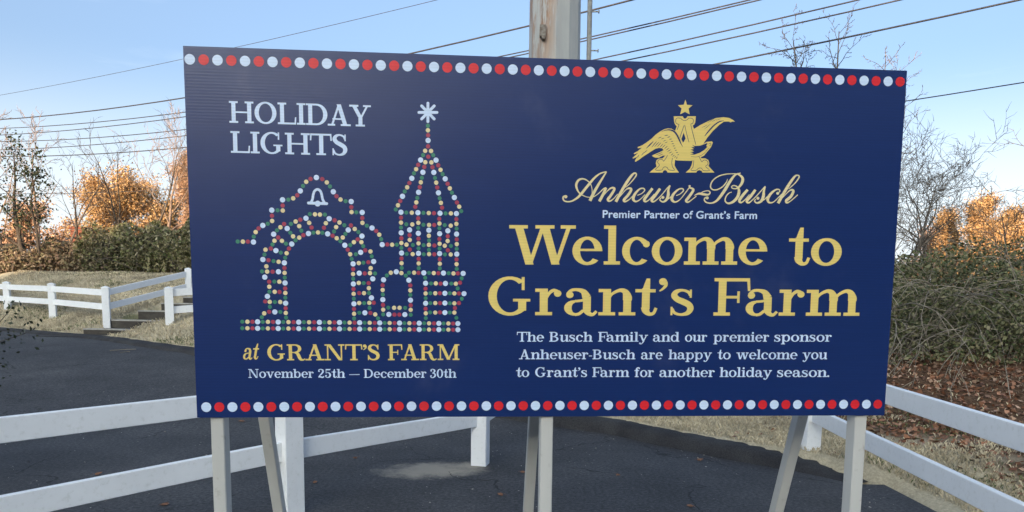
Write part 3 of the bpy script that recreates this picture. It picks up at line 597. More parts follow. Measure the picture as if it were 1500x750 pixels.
# script lettering
SCR = [(820, 245, [[(108, 540, 30)], [(100, 520, 20), (60, 550, 30), (75, 610, 26), (150, 632, 24), (230, 615, 28), (320, 560, 38), (390, 490, 46), (470, 390, 46), (560, 280, 44), (640, 190, 36), (740, 115, 26), (850, 82, 22)], [(855, 82, 22), (780, 200, 34), (700, 330, 46), (620, 470, 54), (550, 615, 56)], [(580, 535, 10), (592, 440, 14), (572, 330, 16), (510, 250, 20), (430, 214, 28), (350, 232, 38), (302, 310, 42), (312, 395, 34), (360, 475, 24), (430, 520, 18), (520, 550, 16), (620, 540, 16), (720, 470, 16), (800, 395, 20), (850, 378, 30)], [(845, 378, 46), (790, 500, 50), (722, 625, 52)], [(780, 540, 14), (880, 425, 20), (950, 378, 34), (1000, 400, 44), (930, 520, 48), (880, 590, 48), (910, 622, 30), (980, 580, 18), (1060, 490, 14)]]), (900, 245, [[(200, 370, 10), (250, 330, 16), (330, 245, 18), (398, 150, 24), (385, 108, 24), (340, 125, 36), (270, 210, 48), (180, 350, 50), (100, 490, 50), (25, 632, 52)], [(100, 540, 12), (200, 420, 18), (265, 385, 34), (308, 410, 44), (250, 510, 48), (172, 600, 48), (200, 628, 30), (270, 590, 18), (340, 520, 14)], [(420, 515, 14), (500, 480, 16), (552, 425, 22), (530, 388, 24), (460, 400, 28), (375, 490, 46), (342, 580, 52), (390, 628, 30), (470, 590, 18), (560, 500, 14)], [(695, 388, 46), (610, 500, 50), (545, 595, 50), (572, 630, 28), (640, 590, 18), (730, 490, 14)], [(835, 392, 46), (750, 510, 50), (682, 600, 50), (712, 632, 28), (780, 590, 18), (870, 500, 18), (960, 390, 18), (1018, 335, 26)], [(1018, 335, 22), (985, 420, 40), (985, 500, 52), (955, 590, 46), (890, 635, 30), (832, 600, 22), (850, 560, 18)], [(885, 552, 28)], [(950, 605, 14), (1000, 570, 16), (1050, 520, 14)], [(1130, 520, 14), (1200, 490, 16), (1262, 430, 22), (1240, 392, 24), (1165, 410, 28), (1075, 500, 46), (1050, 590, 52), (1110, 638, 30), (1200, 590, 18), (1290, 480, 18), (1370, 372, 18)], [(1376, 346, 20)], [(1360, 372, 24), (1425, 392, 36), (1440, 430, 44), (1350, 560, 50), (1310, 615, 46), (1345, 640, 28), (1410, 600, 18), (1500, 530, 14)]]), (1010, 245, [[(0, 625, 14), (60, 580, 16), (120, 530, 16)], [(85, 518, 8), (170, 484, 36), (260, 496, 44), (340, 502, 30), (375, 465, 22), (340, 432, 18), (250, 448, 16), (190, 486, 12)], [(322, 562, 28)], [(300, 545, 18), (268, 590, 24), (300, 640, 24), (390, 658, 24), (480, 625, 36), (560, 540, 50), (650, 410, 54), (740, 260, 50), (830, 145, 34), (935, 105, 18)], [(695, 215, 8), (670, 280, 18), (600, 360, 22), (500, 412, 22), (420, 408, 22), (382, 350, 24), (420, 250, 22), (520, 170, 20), (650, 130, 18), (800, 120, 16), (900, 135, 28), (968, 195, 46), (965, 270, 50), (920, 345, 40), (860, 390, 22), (790, 388, 20), (768, 358, 20), (810, 335, 20), (870, 360, 26), (905, 430, 48), (880, 540, 52), (800, 630, 46), (710, 662, 32), (652, 620, 24), (665, 540, 22), (720, 475, 18), (772, 455, 12)]]), (1070, 245, [[(312, 412, 46), (235, 500, 50), (162, 605, 50), (190, 648, 30), (260, 600, 18), (345, 500, 14)], [(455, 412, 46), (370, 530, 50), (298, 615, 50), (330, 652, 30), (400, 600, 18), (490, 510, 18), (570, 420, 18), (638, 350, 26)], [(635, 360, 22), (608, 440, 40), (600, 530, 54), (560, 620, 46), (485, 655, 30), (438, 620, 22), (460, 585, 18)], [(500, 568, 28)], [(560, 625, 14), (620, 590, 16), (670, 540, 14)], [(862, 478, 26)], [(872, 470, 18), (902, 440, 20), (888, 410, 22), (830, 412, 28), (740, 480, 44), (680, 580, 52), (705, 645, 36), (780, 640, 20), (860, 570, 18), (960, 470, 14)], [(1060, 400, 10), (1100, 365, 16), (1190, 280, 20), (1256, 180, 24), (1230, 148, 24), (1180, 165, 34), (1100, 270, 48), (1000, 430, 52), (930, 550, 52), (868, 660, 54)], [(950, 560, 12), (1060, 445, 18), (1115, 415, 34), (1150, 440, 46), (1100, 540, 50), (1020, 610, 50), (1032, 650, 34), (1100, 618, 18), (1230, 505, 16)]])]
P = []
for ox, oy, st in SCR:
    for s_ in st:
        if len(s_) == 1: x, y, r_ = s_[0]; P += ball(ox + x / 12.5, oy + y / 12.5, r_ / 12.5)
        else: P += stroke([(ox + x / 12.5, oy + y / 12.5, w_ / 12.5) for x, y, w_ in s_], 4)
k = Ink(); k.polys(P); k.build('script_lettering', P_YD, label='gold flowing script reading Anheuser-Busch')
# eagle emblem on a letter A with a star
def z8(P): return [(900 + x / 6.25, 140 + y / 6.25) for x, y in P]
def zz(P, ox, oy, sc): return [(ox + p[0] / sc, oy + p[1] / sc) + tuple(q / sc for q in p[2:]) for p in P]
star = zz([(298, 75), (325, 170), (430, 178), (357, 238), (375, 345), (292, 300), (202, 345), (228, 238), (160, 178), (268, 170)], 980, 140, 12.5)
Abody = z8([(542, 190), (625, 190), (632, 205), (645, 213), (660, 205), (668, 190), (745, 190), (742, 225), (738, 250), (728, 268), (716, 275), (740, 340), (770, 480), (775, 550), (795, 575), (830, 575), (858, 590), (868, 620), (860, 645), (915, 705), (805, 705), (797, 690), (777, 682), (757, 690), (748, 705), (652, 705), (690, 670), (708, 630), (715, 590), (620, 580), (555, 580), (550, 640), (565, 670), (590, 705), (485, 705), (478, 690), (463, 682), (447, 690), (440, 705), (320, 705), (385, 650), (378, 620), (385, 592), (405, 578), (440, 575), (470, 545), (500, 480), (535, 380), (558, 315), (570, 282), (558, 270), (548, 250), (545, 225)])
wing = zz([(1060, 500), (1000, 420), (960, 330), (905, 215), (855, 145), (795, 108), (730, 100), (660, 118), (590, 155), (500, 220), (430, 290), (350, 350), (260, 410), (172, 447), (182, 465), (250, 455), (180, 515), (103, 560), (112, 575), (185, 550), (80, 642), (92, 655), (165, 622), (122, 700), (135, 714), (205, 672), (275, 618), (350, 570), (440, 512), (500, 475), (560, 460), (620, 465), (652, 500), (560, 545), (438, 597), (452, 618), (500, 640), (560, 640), (640, 600), (720, 600), (860, 680), (900, 688), (1000, 692), (1150, 690)], 920, 180, 12.5)
body = z8([(600, 470), (690, 420), (720, 380), (760, 440), (800, 452), (845, 424), (892, 420), (900, 432), (885, 470), (820, 550), (760, 582), (700, 598), (620, 596), (560, 580), (540, 520)])
rwing = z8([(718, 312), (790, 268), (860, 234), (930, 206), (1000, 199), (1050, 206), (1080, 222), (1104, 240), (1078, 238), (1062, 246), (1045, 238), (1000, 240), (960, 268), (900, 325), (850, 385), (815, 440), (770, 480), (740, 460)])
k = Ink(); k.polys([star, Abody, wing, body, rwing]); k.build('eagle_emblem', P_Y, 0.0012, label='gold eagle emblem over a letter A below a star')
dk = []
def ln(P, ox, oy, sc, w_): return stroke([p + (w_,) for p in zz(P, ox, oy, sc)], 3)
dk += ln([(605, 208), (572, 207), (560, 225), (562, 250), (580, 264), (590, 268), (572, 315)], 900, 140, 6.25, .75)
dk += ln([(605, 208), (622, 224), (645, 230), (668, 220), (680, 208), (713, 212), (722, 235), (712, 260), (698, 266), (720, 360), (744, 450)], 900, 140, 6.25, .75)
dk += ln([(642, 270), (660, 350), (682, 430)], 900, 140, 6.25, .7) + ln([(636, 275), (615, 335), (598, 385)], 900, 140, 6.25, .8)
dk += [z8([(632, 340), (650, 395), (628, 432), (612, 400)])]
dk += ln([(470, 345), (440, 400), (397, 455), (385, 430), (340, 420), (300, 440), (290, 480), (322, 530), (245, 612), (365, 614), (388, 575), (425, 556), (465, 572), (495, 612), (598, 618), (562, 560), (548, 480), (560, 395)], 940, 200, 12.5, .75)
dk += ln([(360, 425), (385, 470), (405, 508), (430, 482), (470, 480), (500, 510), (495, 550), (464, 580), (528, 640), (430, 643), (400, 606), (355, 606), (310, 640), (232, 634), (265, 590), (276, 520), (278, 482)], 990, 190, 10.71, .75)
dk += stroke([(920 + x / 12.5, 180 + y / 12.5, w_ / 12.5) for x, y, w_ in [(610, 160, 4), (690, 135, 14), (770, 132, 24), (840, 160, 30), (890, 220, 30), (930, 300, 28), (965, 380, 14), (1000, 440, 4)]], 4)
def dash(x0, y0, x1, y1, w_, ox=920, oy=180, sc=12.5): return stroke(zz([(x0, y0, w_ * .5), ((x0 + x1) / 2, (y0 + y1) / 2, w_ * 1.5), (x1, y1, w_ * .4)], ox, oy, sc), 2)
for x0, y0, x1, y1, w_ in [(460, 340, 330, 470, 16), (520, 340, 430, 450, 9), (565, 350, 480, 440, 8), (600, 365, 530, 440, 8), (640, 385, 580, 450, 8), (680, 400, 620, 460, 8), (720, 425, 660, 480, 8), (750, 460, 690, 505, 8), (780, 490, 715, 530, 8), (800, 530, 745, 560, 8), (825, 560, 780, 600, 8), (850, 590, 810, 620, 8), (875, 610, 845, 640, 8), (900, 620, 880, 660, 8), (290, 540, 240, 600, 8), (200, 590, 160, 640, 9), (350, 500, 280, 560, 8), (730, 225, 660, 240, 9), (770, 250, 715, 270, 9), (800, 295, 750, 305, 9), (820, 340, 780, 345, 9), (835, 380, 795, 388, 9), (855, 420, 815, 428, 9), (870, 460, 835, 470, 9), (890, 500, 855, 510, 9), (910, 540, 875, 550, 9), (930, 580, 900, 590, 8), (610, 260, 550, 285, 8), (660, 280, 600, 300, 7), (690, 320, 640, 340, 7), (720, 350, 670, 370, 7), (620, 545, 500, 590, 8), (640, 570, 540, 610, 7)]:
    dk += dash(x0, y0, x1, y1, w_)
dk += [z8([(708, 452), (735, 462), (780, 460), (820, 446), (842, 436), (852, 440), (838, 462), (850, 470), (820, 500), (780, 525), (730, 542), (690, 540), (725, 530), (692, 518), (730, 512), (695, 496), (728, 490), (700, 472), (735, 474)])]
dk += ln([(700, 560), (760, 562), (820, 530), (862, 480)], 900, 140, 6.25, .5) + ln([(860, 445), (878, 436), (880, 452), (868, 462)], 900, 140, 6.25, .7)
dk += stroke(zz([(1000, 462, 6), (920, 480, 22), (830, 540, 24), (760, 610, 24), (700, 680, 22), (650, 745, 10)], 980, 140, 12.5), 3)
for x0, y0, x1, y1 in [(820, 430, 700, 500), (880, 430, 780, 480), (700, 540, 600, 590), (760, 520, 640, 620), (950, 420, 860, 460)]: dk += dash(x0, y0, x1, y1, 5, 980, 140, 12.5)
k = Ink(); k.polys(dk); k.build('emblem_lines', NAVY, 0.0019, label='navy line work inside the gold eagle emblem')

# legs: three uprights behind the panel and three braces leaning back
def leg_upright(px, py, w=0.044, d=0.060):
    x = float(sg(px, py)[0]); b = MB(); b.bar((x, 0.012 + d / 2, -0.02), (x, 0.012 + d / 2, ZC + HH - 0.09), d, w, side=(0, 1, 0), bev=0.003)
    # screw heads
    return x, b.build('leg', LEGPAINT, sign)
legs = [leg_upright(316, 612), leg_upright(802, 612), leg_upright(1264.5, 612)]
for (x, _), off, run in zip(legs, (0.01, 0.015, 0.03), (0.95, 0.95, 0.86)):
    b = MB(); b.bar((x + off, 0.10, ZC + HH - 0.16), (x + off, 0.10 + run, -0.04), 0.045, 0.055, side=(1, 0, 0), bev=0.003); b.build('brace', LEGPAINT, sign)
SCREW = simple('rusty_screw', (0.10, 0.05, 0.03, 1), (0.22, 0.17, 0.14, 1), 90, 0.5)
for (x, _), zz_ in ((legs[2], 0.50), (legs[0], 0.16), (legs[1], 0.2)):
    b = MB(); b.tube([(x, 0.0135, zz_), (x, 0.010, zz_)], 0.0055, 10); b.build('screw', SCREW, sign)

# ------------------------------------------------------------------ fences
def wpos(root, p): return Vector(p) - root.location
def post(root, x, y, z0, z1, w, yaw, cap=True):
    b = MB(); c_, s_ = math.cos(yaw), math.sin(yaw); px_, py_, _ = wpos(root, (x, y, 0)); oz = root.location.z
    def rg(h, z, ch=0.006):
        return [(px_ + c_ * a - s_ * q, py_ + s_ * a + c_ * q, z - oz) for a, q in ((-h+ch,-h),(h-ch,-h),(h,-h+ch),(h,h-ch),(h-ch,h),(-h+ch,h),(-h,h-ch),(-h,-h+ch))]
    h = w / 2; lv = [rg(h, z0), rg(h, z1)]
    if cap: lv += [rg(h + .008, z1 + .001), rg(h + .008, z1 + .018), rg(h * .5, z1 + .042), rg(.006, z1 + .052, .001)]
    vs = [v for l in lv for v in l]; fs = [(i * 8 + k, i * 8 + (k + 1) % 8, i * 8 + 8 + (k + 1) % 8, i * 8 + 8 + k) for i in range(len(lv) - 1) for k in range(8)]
    fs += [tuple(range(8))[::-1], tuple(range(len(vs) - 8, len(vs)))]
    b.add(vs, fs); return b.build('post', VINYL, root)
def rail(root, a, b_, w=0.045, h=0.14):
    b = MB(); b.bar(wpos(root, a), wpos(root, b_), w, h, bev=0.004); return b.build('rail', VINYL, root)
def fence(label, pts, tops, bottoms, posts, pw=0.13, loc=None, rh=0.14):
    """pts: rail corners in plan (x, y); tops/bottoms: height of each rail's centre there"""
    root = empty('rail_fence', loc or (pts[0][0], pts[0][1], 0), label, 'fence', 'white rail fences around the lot')
    for i in range(len(pts) - 1):
        for hs in (tops, bottoms):
            rail(root, (pts[i][0], pts[i][1], hs[i]), (pts[i + 1][0], pts[i + 1][1], hs[i + 1]), h=rh)
    for x, y, z0, z1, yaw in posts: post(root, x, y, z0, z1, pw, yaw)
    return root
# left front fence: measured at three points along each rail
def railpt(px, ytop, Y, hh): p = at(px, ytop, Y); return (p.x, p.y, p.z - hh / 2)
T0 = railpt(45, 607, 3.87, .14); T1 = railpt(290, 581, 4.52, .14); B0 = railpt(45, 718, 3.87, .14); B1 = railpt(424, 645, 5.02, .14)
B2 = railpt(704, 601.5, 6.55, .14)
base1 = Vector((B1[0], B1[1], 0)); base2 = Vector((B2[0], B2[1], 0)); dA = (base1 - Vector((B0[0], B0[1], 0))).normalized()
base0 = base1 - dA * 2.35
gap = 0.42
def lerp3(a, b_, t): return Vector(a) + (Vector(b_) - Vector(a)) * t
t0 = -(base0 - Vector((B0[0], B0[1], 0))).length / (base1 - Vector((B0[0], B0[1], 0))).length
zb0 = lerp3(B0, B1, t0).z; 
yaw1 = math.atan2(dA.y, dA.x); yaw2 = math.atan2((base2 - base1).y, (base2 - base1).x)
base3 = Vector((0.62, 9.05, 0))
zt1 = T0[2] + (T1[2] - T0[2]) * ((base1 - Vector((T0[0], T0[1], 0))).length / (Vector((T1[0], T1[1], 0)) - Vector((T0[0], T0[1], 0))).length)
zt0 = T0[2] + (T0[2] - zt1) * (-t0)
zt2 = B2[2] + gap
z3 = 0.68
fence('white two rail fence running behind the left half of the sign across the asphalt',
      [base0, base1, base2, base3], [zt0, zt1, zt2, z3 + gap], [zb0, B1[2], B2[2], z3],
      [(base0.x, base0.y, -.05, zt0 + .12, yaw1), (base1.x, base1.y, -.05, zt1 + .12, yaw1), (base2.x, base2.y, -.05, zt2 + .12, yaw2 + 0.5), (base3.x, base3.y, -.02, z3 + gap + .12, 1.2)], pw=0.145)
# right fence
pB = hit(1184.5, 677); qT = at(1298, 572, 5.0); q1T = at(1455, 617, 3.85); q1B = at(1455, 725, 3.85); q0B = at(1248, 627, 5.72)
dB = Vector((q1T.x - qT.x, q1T.y - qT.y, 0)).normalized(); pBv = Vector((pB.x, pB.y, 0))
endB = Vector((q1T.x, q1T.y, 0)) + dB * 2.3
def zline(p, a, b_): l = (Vector((b_.x - a.x, b_.y - a.y, 0))).length; return a.z + (b_.z - a.z) * ((p - Vector((a.x, a.y, 0))).dot(Vector((b_.x - a.x, b_.y - a.y, 0))) / l) / l
back = pBv - dB * 0.0
fence('white two rail fence running past the right corner of the sign beside the leaf litter',
      [back, endB], [zline(back, qT, q1T) - .07, zline(endB, qT, q1T) - .07], [zline(back, q0B, q1B) - .07, zline(endB, q0B, q1B) - .07],
      [(back.x, back.y, -.05, zline(back, qT, q1T) + .06, math.atan2(dB.y, dB.x) + 0.15), (endB.x, endB.y, -.1, zline(endB, qT, q1T) + .06, math.atan2(dB.y, dB.x))], pw=0.15)
# far left fence along the stairs
def pp(px, pyb, pyt, Y): a, b_ = at(px, pyb, Y), at(px, pyt, Y); return a.x, a.y, a.z, b_.z
f0, f1, f2 = pp(78, 464, 416, 17.9), pp(157, 475, 421, 16.3), pp(277, 440, 394, 18.6)
fm = (f0[0] * 2 - f1[0], f0[1] * 2 - f1[1], f0[2] + .05, f0[3] + 0.03)
fl = (f0[0] * 3 - f1[0] * 2, f0[1] * 3 - f1[1] * 2, f0[2] + .12, f0[3] + 0.1)
f3 = (f2[0] + 2.0, f2[1] + 2.4, f2[2] + .45, f2[3] + 0.35)
ps = [fl, fm, f0, f1, f2, f3]
fence('white two rail fence on the dry bank, its right section climbing beside the stairs', [(p[0], p[1]) for p in ps], [p[3] - .12 for p in ps], [p[3] - .44 for p in ps],
      [(p[0], p[1], p[2] - .1, p[3] - .02, 0.35) for p in ps], pw=0.15)
h0 = pp(249, 479, 422, 15.0); h1 = (h0[0] + 2.3, h0[1] + 1.5, h0[2] + .35, h0[3] + .22); h2 = (h1[0] + 2.0, h1[1] + 2.6, h1[2] + .5, h1[3] + .4)
fence('white two rail fence right of the stairs ending just left of the sign', [(p[0], p[1]) for p in (h0, h1, h2)], [p[3] - .10 for p in (h0, h1, h2)], [p[3] - .46 for p in (h0, h1, h2)],
      [(p[0], p[1], p[2] - .1, p[3] - .02, 0.5) for p in (h0, h1, h2)], pw=0.16, rh=0.15)

# ------------------------------------------------------------------ stairs
TIMBER = Mat('weathered_riser', 0.9, 0.15)
c = TIMBER.ramp(TIMBER.noise(5, 6, 0.7, stretch=(0.5, 1, 1)), [(0.25, (0.03, 0.027, 0.024, 1)), (0.6, (0.075, 0.067, 0.058, 1)), (0.85, (0.15, 0.135, 0.115, 1))])
TIMBER.base(c); TIMBER.bump(TIMBER.noise(40, 4), 0.5, 0.01); TIMBER = TIMBER.m
NOSE = simple('pale_concrete_edge', (0.26, 0.25, 0.225, 1), (0.42, 0.40, 0.37, 1), 14, 0.9, 0.3)
st = empty('staircase', STA, 'low weathered steps with pale edges climbing the dry grass bank between two white fences', 'stairs')
tops = [(122, 481, 15.8), (162, 468, 16.3), (202, 454.5, 16.8), (236, 443.5, 17.3), (268, 434.5, 17.8)]
P3 = [at(*t) for t in tops]; P3 += [P3[-1] + Vector((.32, .52, .15)), P3[-1] + Vector((.64, 1.04, .30)), P3[-1] + Vector((.96, 1.56, .42))]
b = MB(); a0 = Vector((0, 0, 0)); q = [a0 - STD * 1.5 - STW * .1, a0 - STD * 1.5 + STW * 1.75, a0 + STW * 1.9, a0 - STW * .02]
zA = float(zroad(STA.x, STA.y)) + .012 - STA.z; b.add([v + Vector((0, 0, zA - .1)) for v in q] + [v + Vector((0, 0, zA)) for v in q], [(3,2,1,0),(4,5,6,7),(0,1,5,4),(1,2,6,5),(2,3,7,6),(3,0,4,7)]); b.build('apron', KERB, st)
for i, p in enumerate(P3):
    nxt = P3[i + 1] if i + 1 < len(P3) else p + Vector((.32, .6, 0)); a = p - st.location
    dep = (nxt - p); dep.z = 0; wd = STW * (1.95 if i else 2.05); dd_ = dep.normalized() * .16
    b = MB()
    lo_ = -.26
    q = [a, a + wd, a + wd + dd_, a + dd_]; b.add([v + Vector((0, 0, lo_)) for v in q] + [v + Vector((0, 0, -.03)) for v in q], [(3,2,1,0),(4,5,6,7),(0,1,5,4),(1,2,6,5),(2,3,7,6),(3,0,4,7)])
    o = b.build('step', TIMBER, st)
    b = MB(); f_ = -dep.normalized() * .012; q = [a + f_, a + wd + f_, a + wd + dd_, a + dd_]
    b.add([v + Vector((0, 0, -.028)) for v in q] + [v for v in q], [(3,2,1,0),(4,5,6,7),(0,1,5,4),(1,2,6,5),(2,3,7,6),(3,0,4,7)]); b.build('nosing', NOSE, o)
    b = MB(); q = [a + dd_ * .8, a + wd + dd_ * .8, a + wd + dep + dd_ * .3, a + dep + dd_ * .3]
    b.add([v + Vector((0, 0, -.2)) for v in q] + [v + Vector((0, 0, -.012)) for v in q], [(3,2,1,0),(4,5,6,7),(0,1,5,4),(1,2,6,5),(2,3,7,6),(3,0,4,7)]); b.build('tread', KERB, o)

# ------------------------------------------------------------------ steel utility pole
M = Mat('galvanised_rusty', 0.55, 0.4)
x_, y_, z_ = M.xyz()
rs = M.noise(3.0, 6, 0.7, stretch=(2.2, 2.2, 0.28)); rs2 = M.noise(9, 5, 0.7, stretch=(3, 3, 0.2))
c = M.ramp(M.noise(1.3, 4, stretch=(2, 2, 0.4)), [(0.3, (0.30, 0.31, 0.31, 1)), (0.7, (0.44, 0.44, 0.42, 1))])
mask = M.math('MULTIPLY', M.rng(rs, 0.43, 0.58), M.rng(x_, 0.12, -0.20))
mask = M.math('MULTIPLY', mask, M.rng(z_, 4.0, 5.9, 0.45, 1.0))
c = M.mixc(mask, c, M.ramp(rs2, [(0.3, (0.15, 0.055, 0.02, 1)), (0.7, (0.36, 0.17, 0.06, 1))]))
M.base(c); M.bump(rs2, 0.15, 0.004); STEEL = M.m
GREY = simple('dull_grey_steel', (0.20, 0.20, 0.19, 1), (0.33, 0.33, 0.32, 1), 12, 0.6, 0.1)
YP = 13.0; pc = at(812, 90, YP); pr = 0.5 * 71 / F * YP * 1.005; zb = float(zt(np.array([[pc.x]]), np.array([[YP]]))[0, 0]); HP = 17.0
up_ = empty('utility_pole', (pc.x, YP, zb), 'thick galvanised steel pole streaked with rust rising behind the top edge of the sign', 'utility pole')
b = MB(); b.tube([(0, 0, -.1), (0, 0, 4), (0, 0, 8), (0, 0, HP)], [pr * 1.08, pr * 1.02, pr * .97, pr * .8], 12); b.build('shaft', STEEL, up_, smooth=False)
hb = at(795, 45, YP - pr); b = MB(); b.box(hb.x - pc.x - .05, -pr - .03, hb.z - zb - .09, hb.x - pc.x + .05, -pr + .08, hb.z - zb + .09); b.box(hb.x - pc.x - .015, -pr - .05, hb.z - zb - .14, hb.x - pc.x + .045, -pr + .06, hb.z - zb - .093); b.build('bracket', simple('rusty_bracket', (.10, .07, .05, 1), (.27, .25, .22, 1), 20, .7), up_)
rx = at(861.5, 60, YP).x - pc.x; b = MB(); b.tube([(rx + .03, 0, .3), (rx + .02, 0, 4), (rx, 0, HP - 2)], 0.043, 10); rp = b.build('riser_pipe', GREY, up_)
for zpx in (74, 17):
    z_l = at(861, zpx, YP).z - zb; b = MB(); b.tube([(rx + .03, 0, z_l), (rx + .17, -.03, z_l - .01)], 0.012, 8); b.tube([(rx + .165, -.03, z_l - .01), (rx + .18, -.033, z_l - .011)], 0.032, 8); b.build('step_bolt', GREY, rp)
for z_l in (1.2, 3.2, 6.2, 8.4): b = MB(); b.bar((pr * .9, 0, z_l), (rx + .02, 0, z_l), .03, .05); b.build('standoff', GREY, up_)
for z_l in (9.6, 11.2):
    b = MB(); b.tube([(rx + .03, 0, z_l), (rx + .17, -.03, z_l)], 0.012, 6); b.build('step_bolt', GREY, rp)

# ------------------------------------------------------------------ overhead wires
WIRE = simple('wire', (0.035, 0.035, 0.04, 1), (0.06, 0.06, 0.065, 1), 5, 0.5)
WG = 'overhead wires crossing the sky'
WD = [([(45, 172), (269, 142.7), (590, 82), (777, 38), (858, 16)], 'topmost dark cable meeting the left edge of the sign and crossing high behind the pole', .030),
      ([(45, 186), (269, 165), (715, 87), (777, 73), (849, 56), (1040, 15)], 'upper cable of the close pair passing just right of the pole', .022),
      ([(45, 195.5), (269, 170.7), (777, 79), (849, 61.6), (1050, 14)], 'lower cable of the close pair passing just right of the pole', .022),
      ([(45, 206.5), (272, 189.6), (856, 91), (1000, 59.5), (1197, 14)], 'upper of two cables rising right of the pole toward the bare treetop', .022),
      ([(45, 218), (272, 198.6), (896, 93), (1000, 71), (1257, 14)], 'lower of two cables rising right of the pole toward the bare treetop', .022),
      ([(45, 229), (272, 216), (1033, 97), (1430, 14)], 'single cable crossing the bare treetop above the right part of the sign', .026),
      ([(45, 284), (275, 276), (1328, 148), (1455, 128)], 'lowest thin cable leaving the right edge of the sign halfway up the sky', .016),
      ([(45, 133), (107, 117), (267, 86.7), (365, 67), (578, 14)], 'faint thin cable rising left of the pole above the upper left corner of the sign', .011)]
for pts, lab, rad in WD:
    Lx, Rx = (0, 1500) if rad != .011 else (0, 900)
    A, B = at(-300, 300, 62), at(1900, 300, 17)       # vertical plane in which the cable hangs
    n_ = Vector((B.y - A.y, -(B.x - A.x), 0)).normalized(); ss = []; zs = []
    dl = Vector((B.x - A.x, B.y - A.y, 0)); ln_ = dl.length; dl.normalize()
    for x, y in pts:
        r = ray(x, y); k_ = (A - EYE).dot(n_) / r.dot(n_); q = EYE + r * k_; ss.append((q - A).dot(dl)); zs.append(q.z)
    co = np.polyfit(ss, zs, 2)
    if co[0] < 0: co = np.append(0, np.polyfit(ss, zs, 1))
    s0 = -6; b = MB(); b.tube([(A.x + dl.x * s, A.y + dl.y * s, float(np.polyval(co, s))) for s in np.linspace(s0, ln_ + 6, 40)], rad, 5)
    o_w = b.build('overhead_wire', WIRE, None, smooth=True); prop(o_w, lab, 'wire', WG)

# ------------------------------------------------------------------ vegetation
rng = np.random.default_rng(5)
def leaves(pos, size, flat=0.0, aspect=0.55, fold=True):
    """little bent leaf blades (4 corners, bent along the middle) at pos"""
    n = len(pos); size = np.broadcast_to(np.asarray(size, float), (n,))
    a = rng.normal(size=(n, 3)); a[:, 2] *= (1 - flat); a /= np.linalg.norm(a, axis=1)[:, None] + 1e-9
    b = rng.normal(size=(n, 3)); b[:, 2] *= (1 - flat); b -= a * (a * b).sum(1)[:, None]; b /= np.linalg.norm(b, axis=1)[:, None] + 1e-9
    c = np.cross(a, b); s = size[:, None]
    bend = c * s * rng.uniform(-.25, .25, (n, 1))
    V = np.stack([pos - a * s, pos + b * s * aspect + bend, pos + a * s, pos - b * s * aspect + bend], 1).reshape(-1, 3)
    q = np.arange(n) * 4
    return V, np.stack([q, q + 1, q + 2, q + 3], 1)
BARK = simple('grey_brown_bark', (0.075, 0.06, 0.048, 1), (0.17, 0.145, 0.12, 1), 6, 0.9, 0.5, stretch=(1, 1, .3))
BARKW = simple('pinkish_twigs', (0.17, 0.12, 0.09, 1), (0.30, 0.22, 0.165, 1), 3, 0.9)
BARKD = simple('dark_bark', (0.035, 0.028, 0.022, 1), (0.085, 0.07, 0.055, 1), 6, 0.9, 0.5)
CANE = simple('pale_canes', (0.15, 0.125, 0.095, 1), (0.30, 0.26, 0.205, 1), 4, 0.85)
ORANGE = island('autumn_orange_leaves', [(0.40, 0.24, 0.10, 1), (0.50, 0.31, 0.14, 1), (0.56, 0.38, 0.19, 1), (0.34, 0.19, 0.09, 1)])
PINKL = island('faded_pinkish_leaves', [(0.42, 0.26, 0.16, 1), (0.50, 0.33, 0.21, 1), (0.36, 0.21, 0.13, 1)])
DKGR = island('dark_evergreen_leaves', [(0.016, 0.026, 0.012, 1), (0.028, 0.042, 0.018, 1), (0.045, 0.06, 0.026, 1), (0.03, 0.034, 0.018, 1)], 0.5, 0.35)
HEDG = island('hedge_leaves', [(0.06, 0.08, 0.03, 1), (0.11, 0.12, 0.055, 1), (0.17, 0.165, 0.085, 1), (0.075, 0.08, 0.036, 1), (0.24, 0.22, 0.13, 1)], 0.6)
HEDO = island('olive_hedge_leaves', [(0.13, 0.14, 0.055, 1), (0.21, 0.20, 0.09, 1), (0.30, 0.265, 0.145, 1), (0.17, 0.14, 0.075, 1), (0.40, 0.35, 0.23, 1), (0.10, 0.12, 0.045, 1)], 0.7)
HEDB = island('brownish_thicket_leaves', [(0.13, 0.095, 0.06, 1), (0.20, 0.155, 0.10, 1), (0.12, 0.12, 0.06, 1), (0.30, 0.245, 0.17, 1), (0.16, 0.11, 0.08, 1)], 0.8)

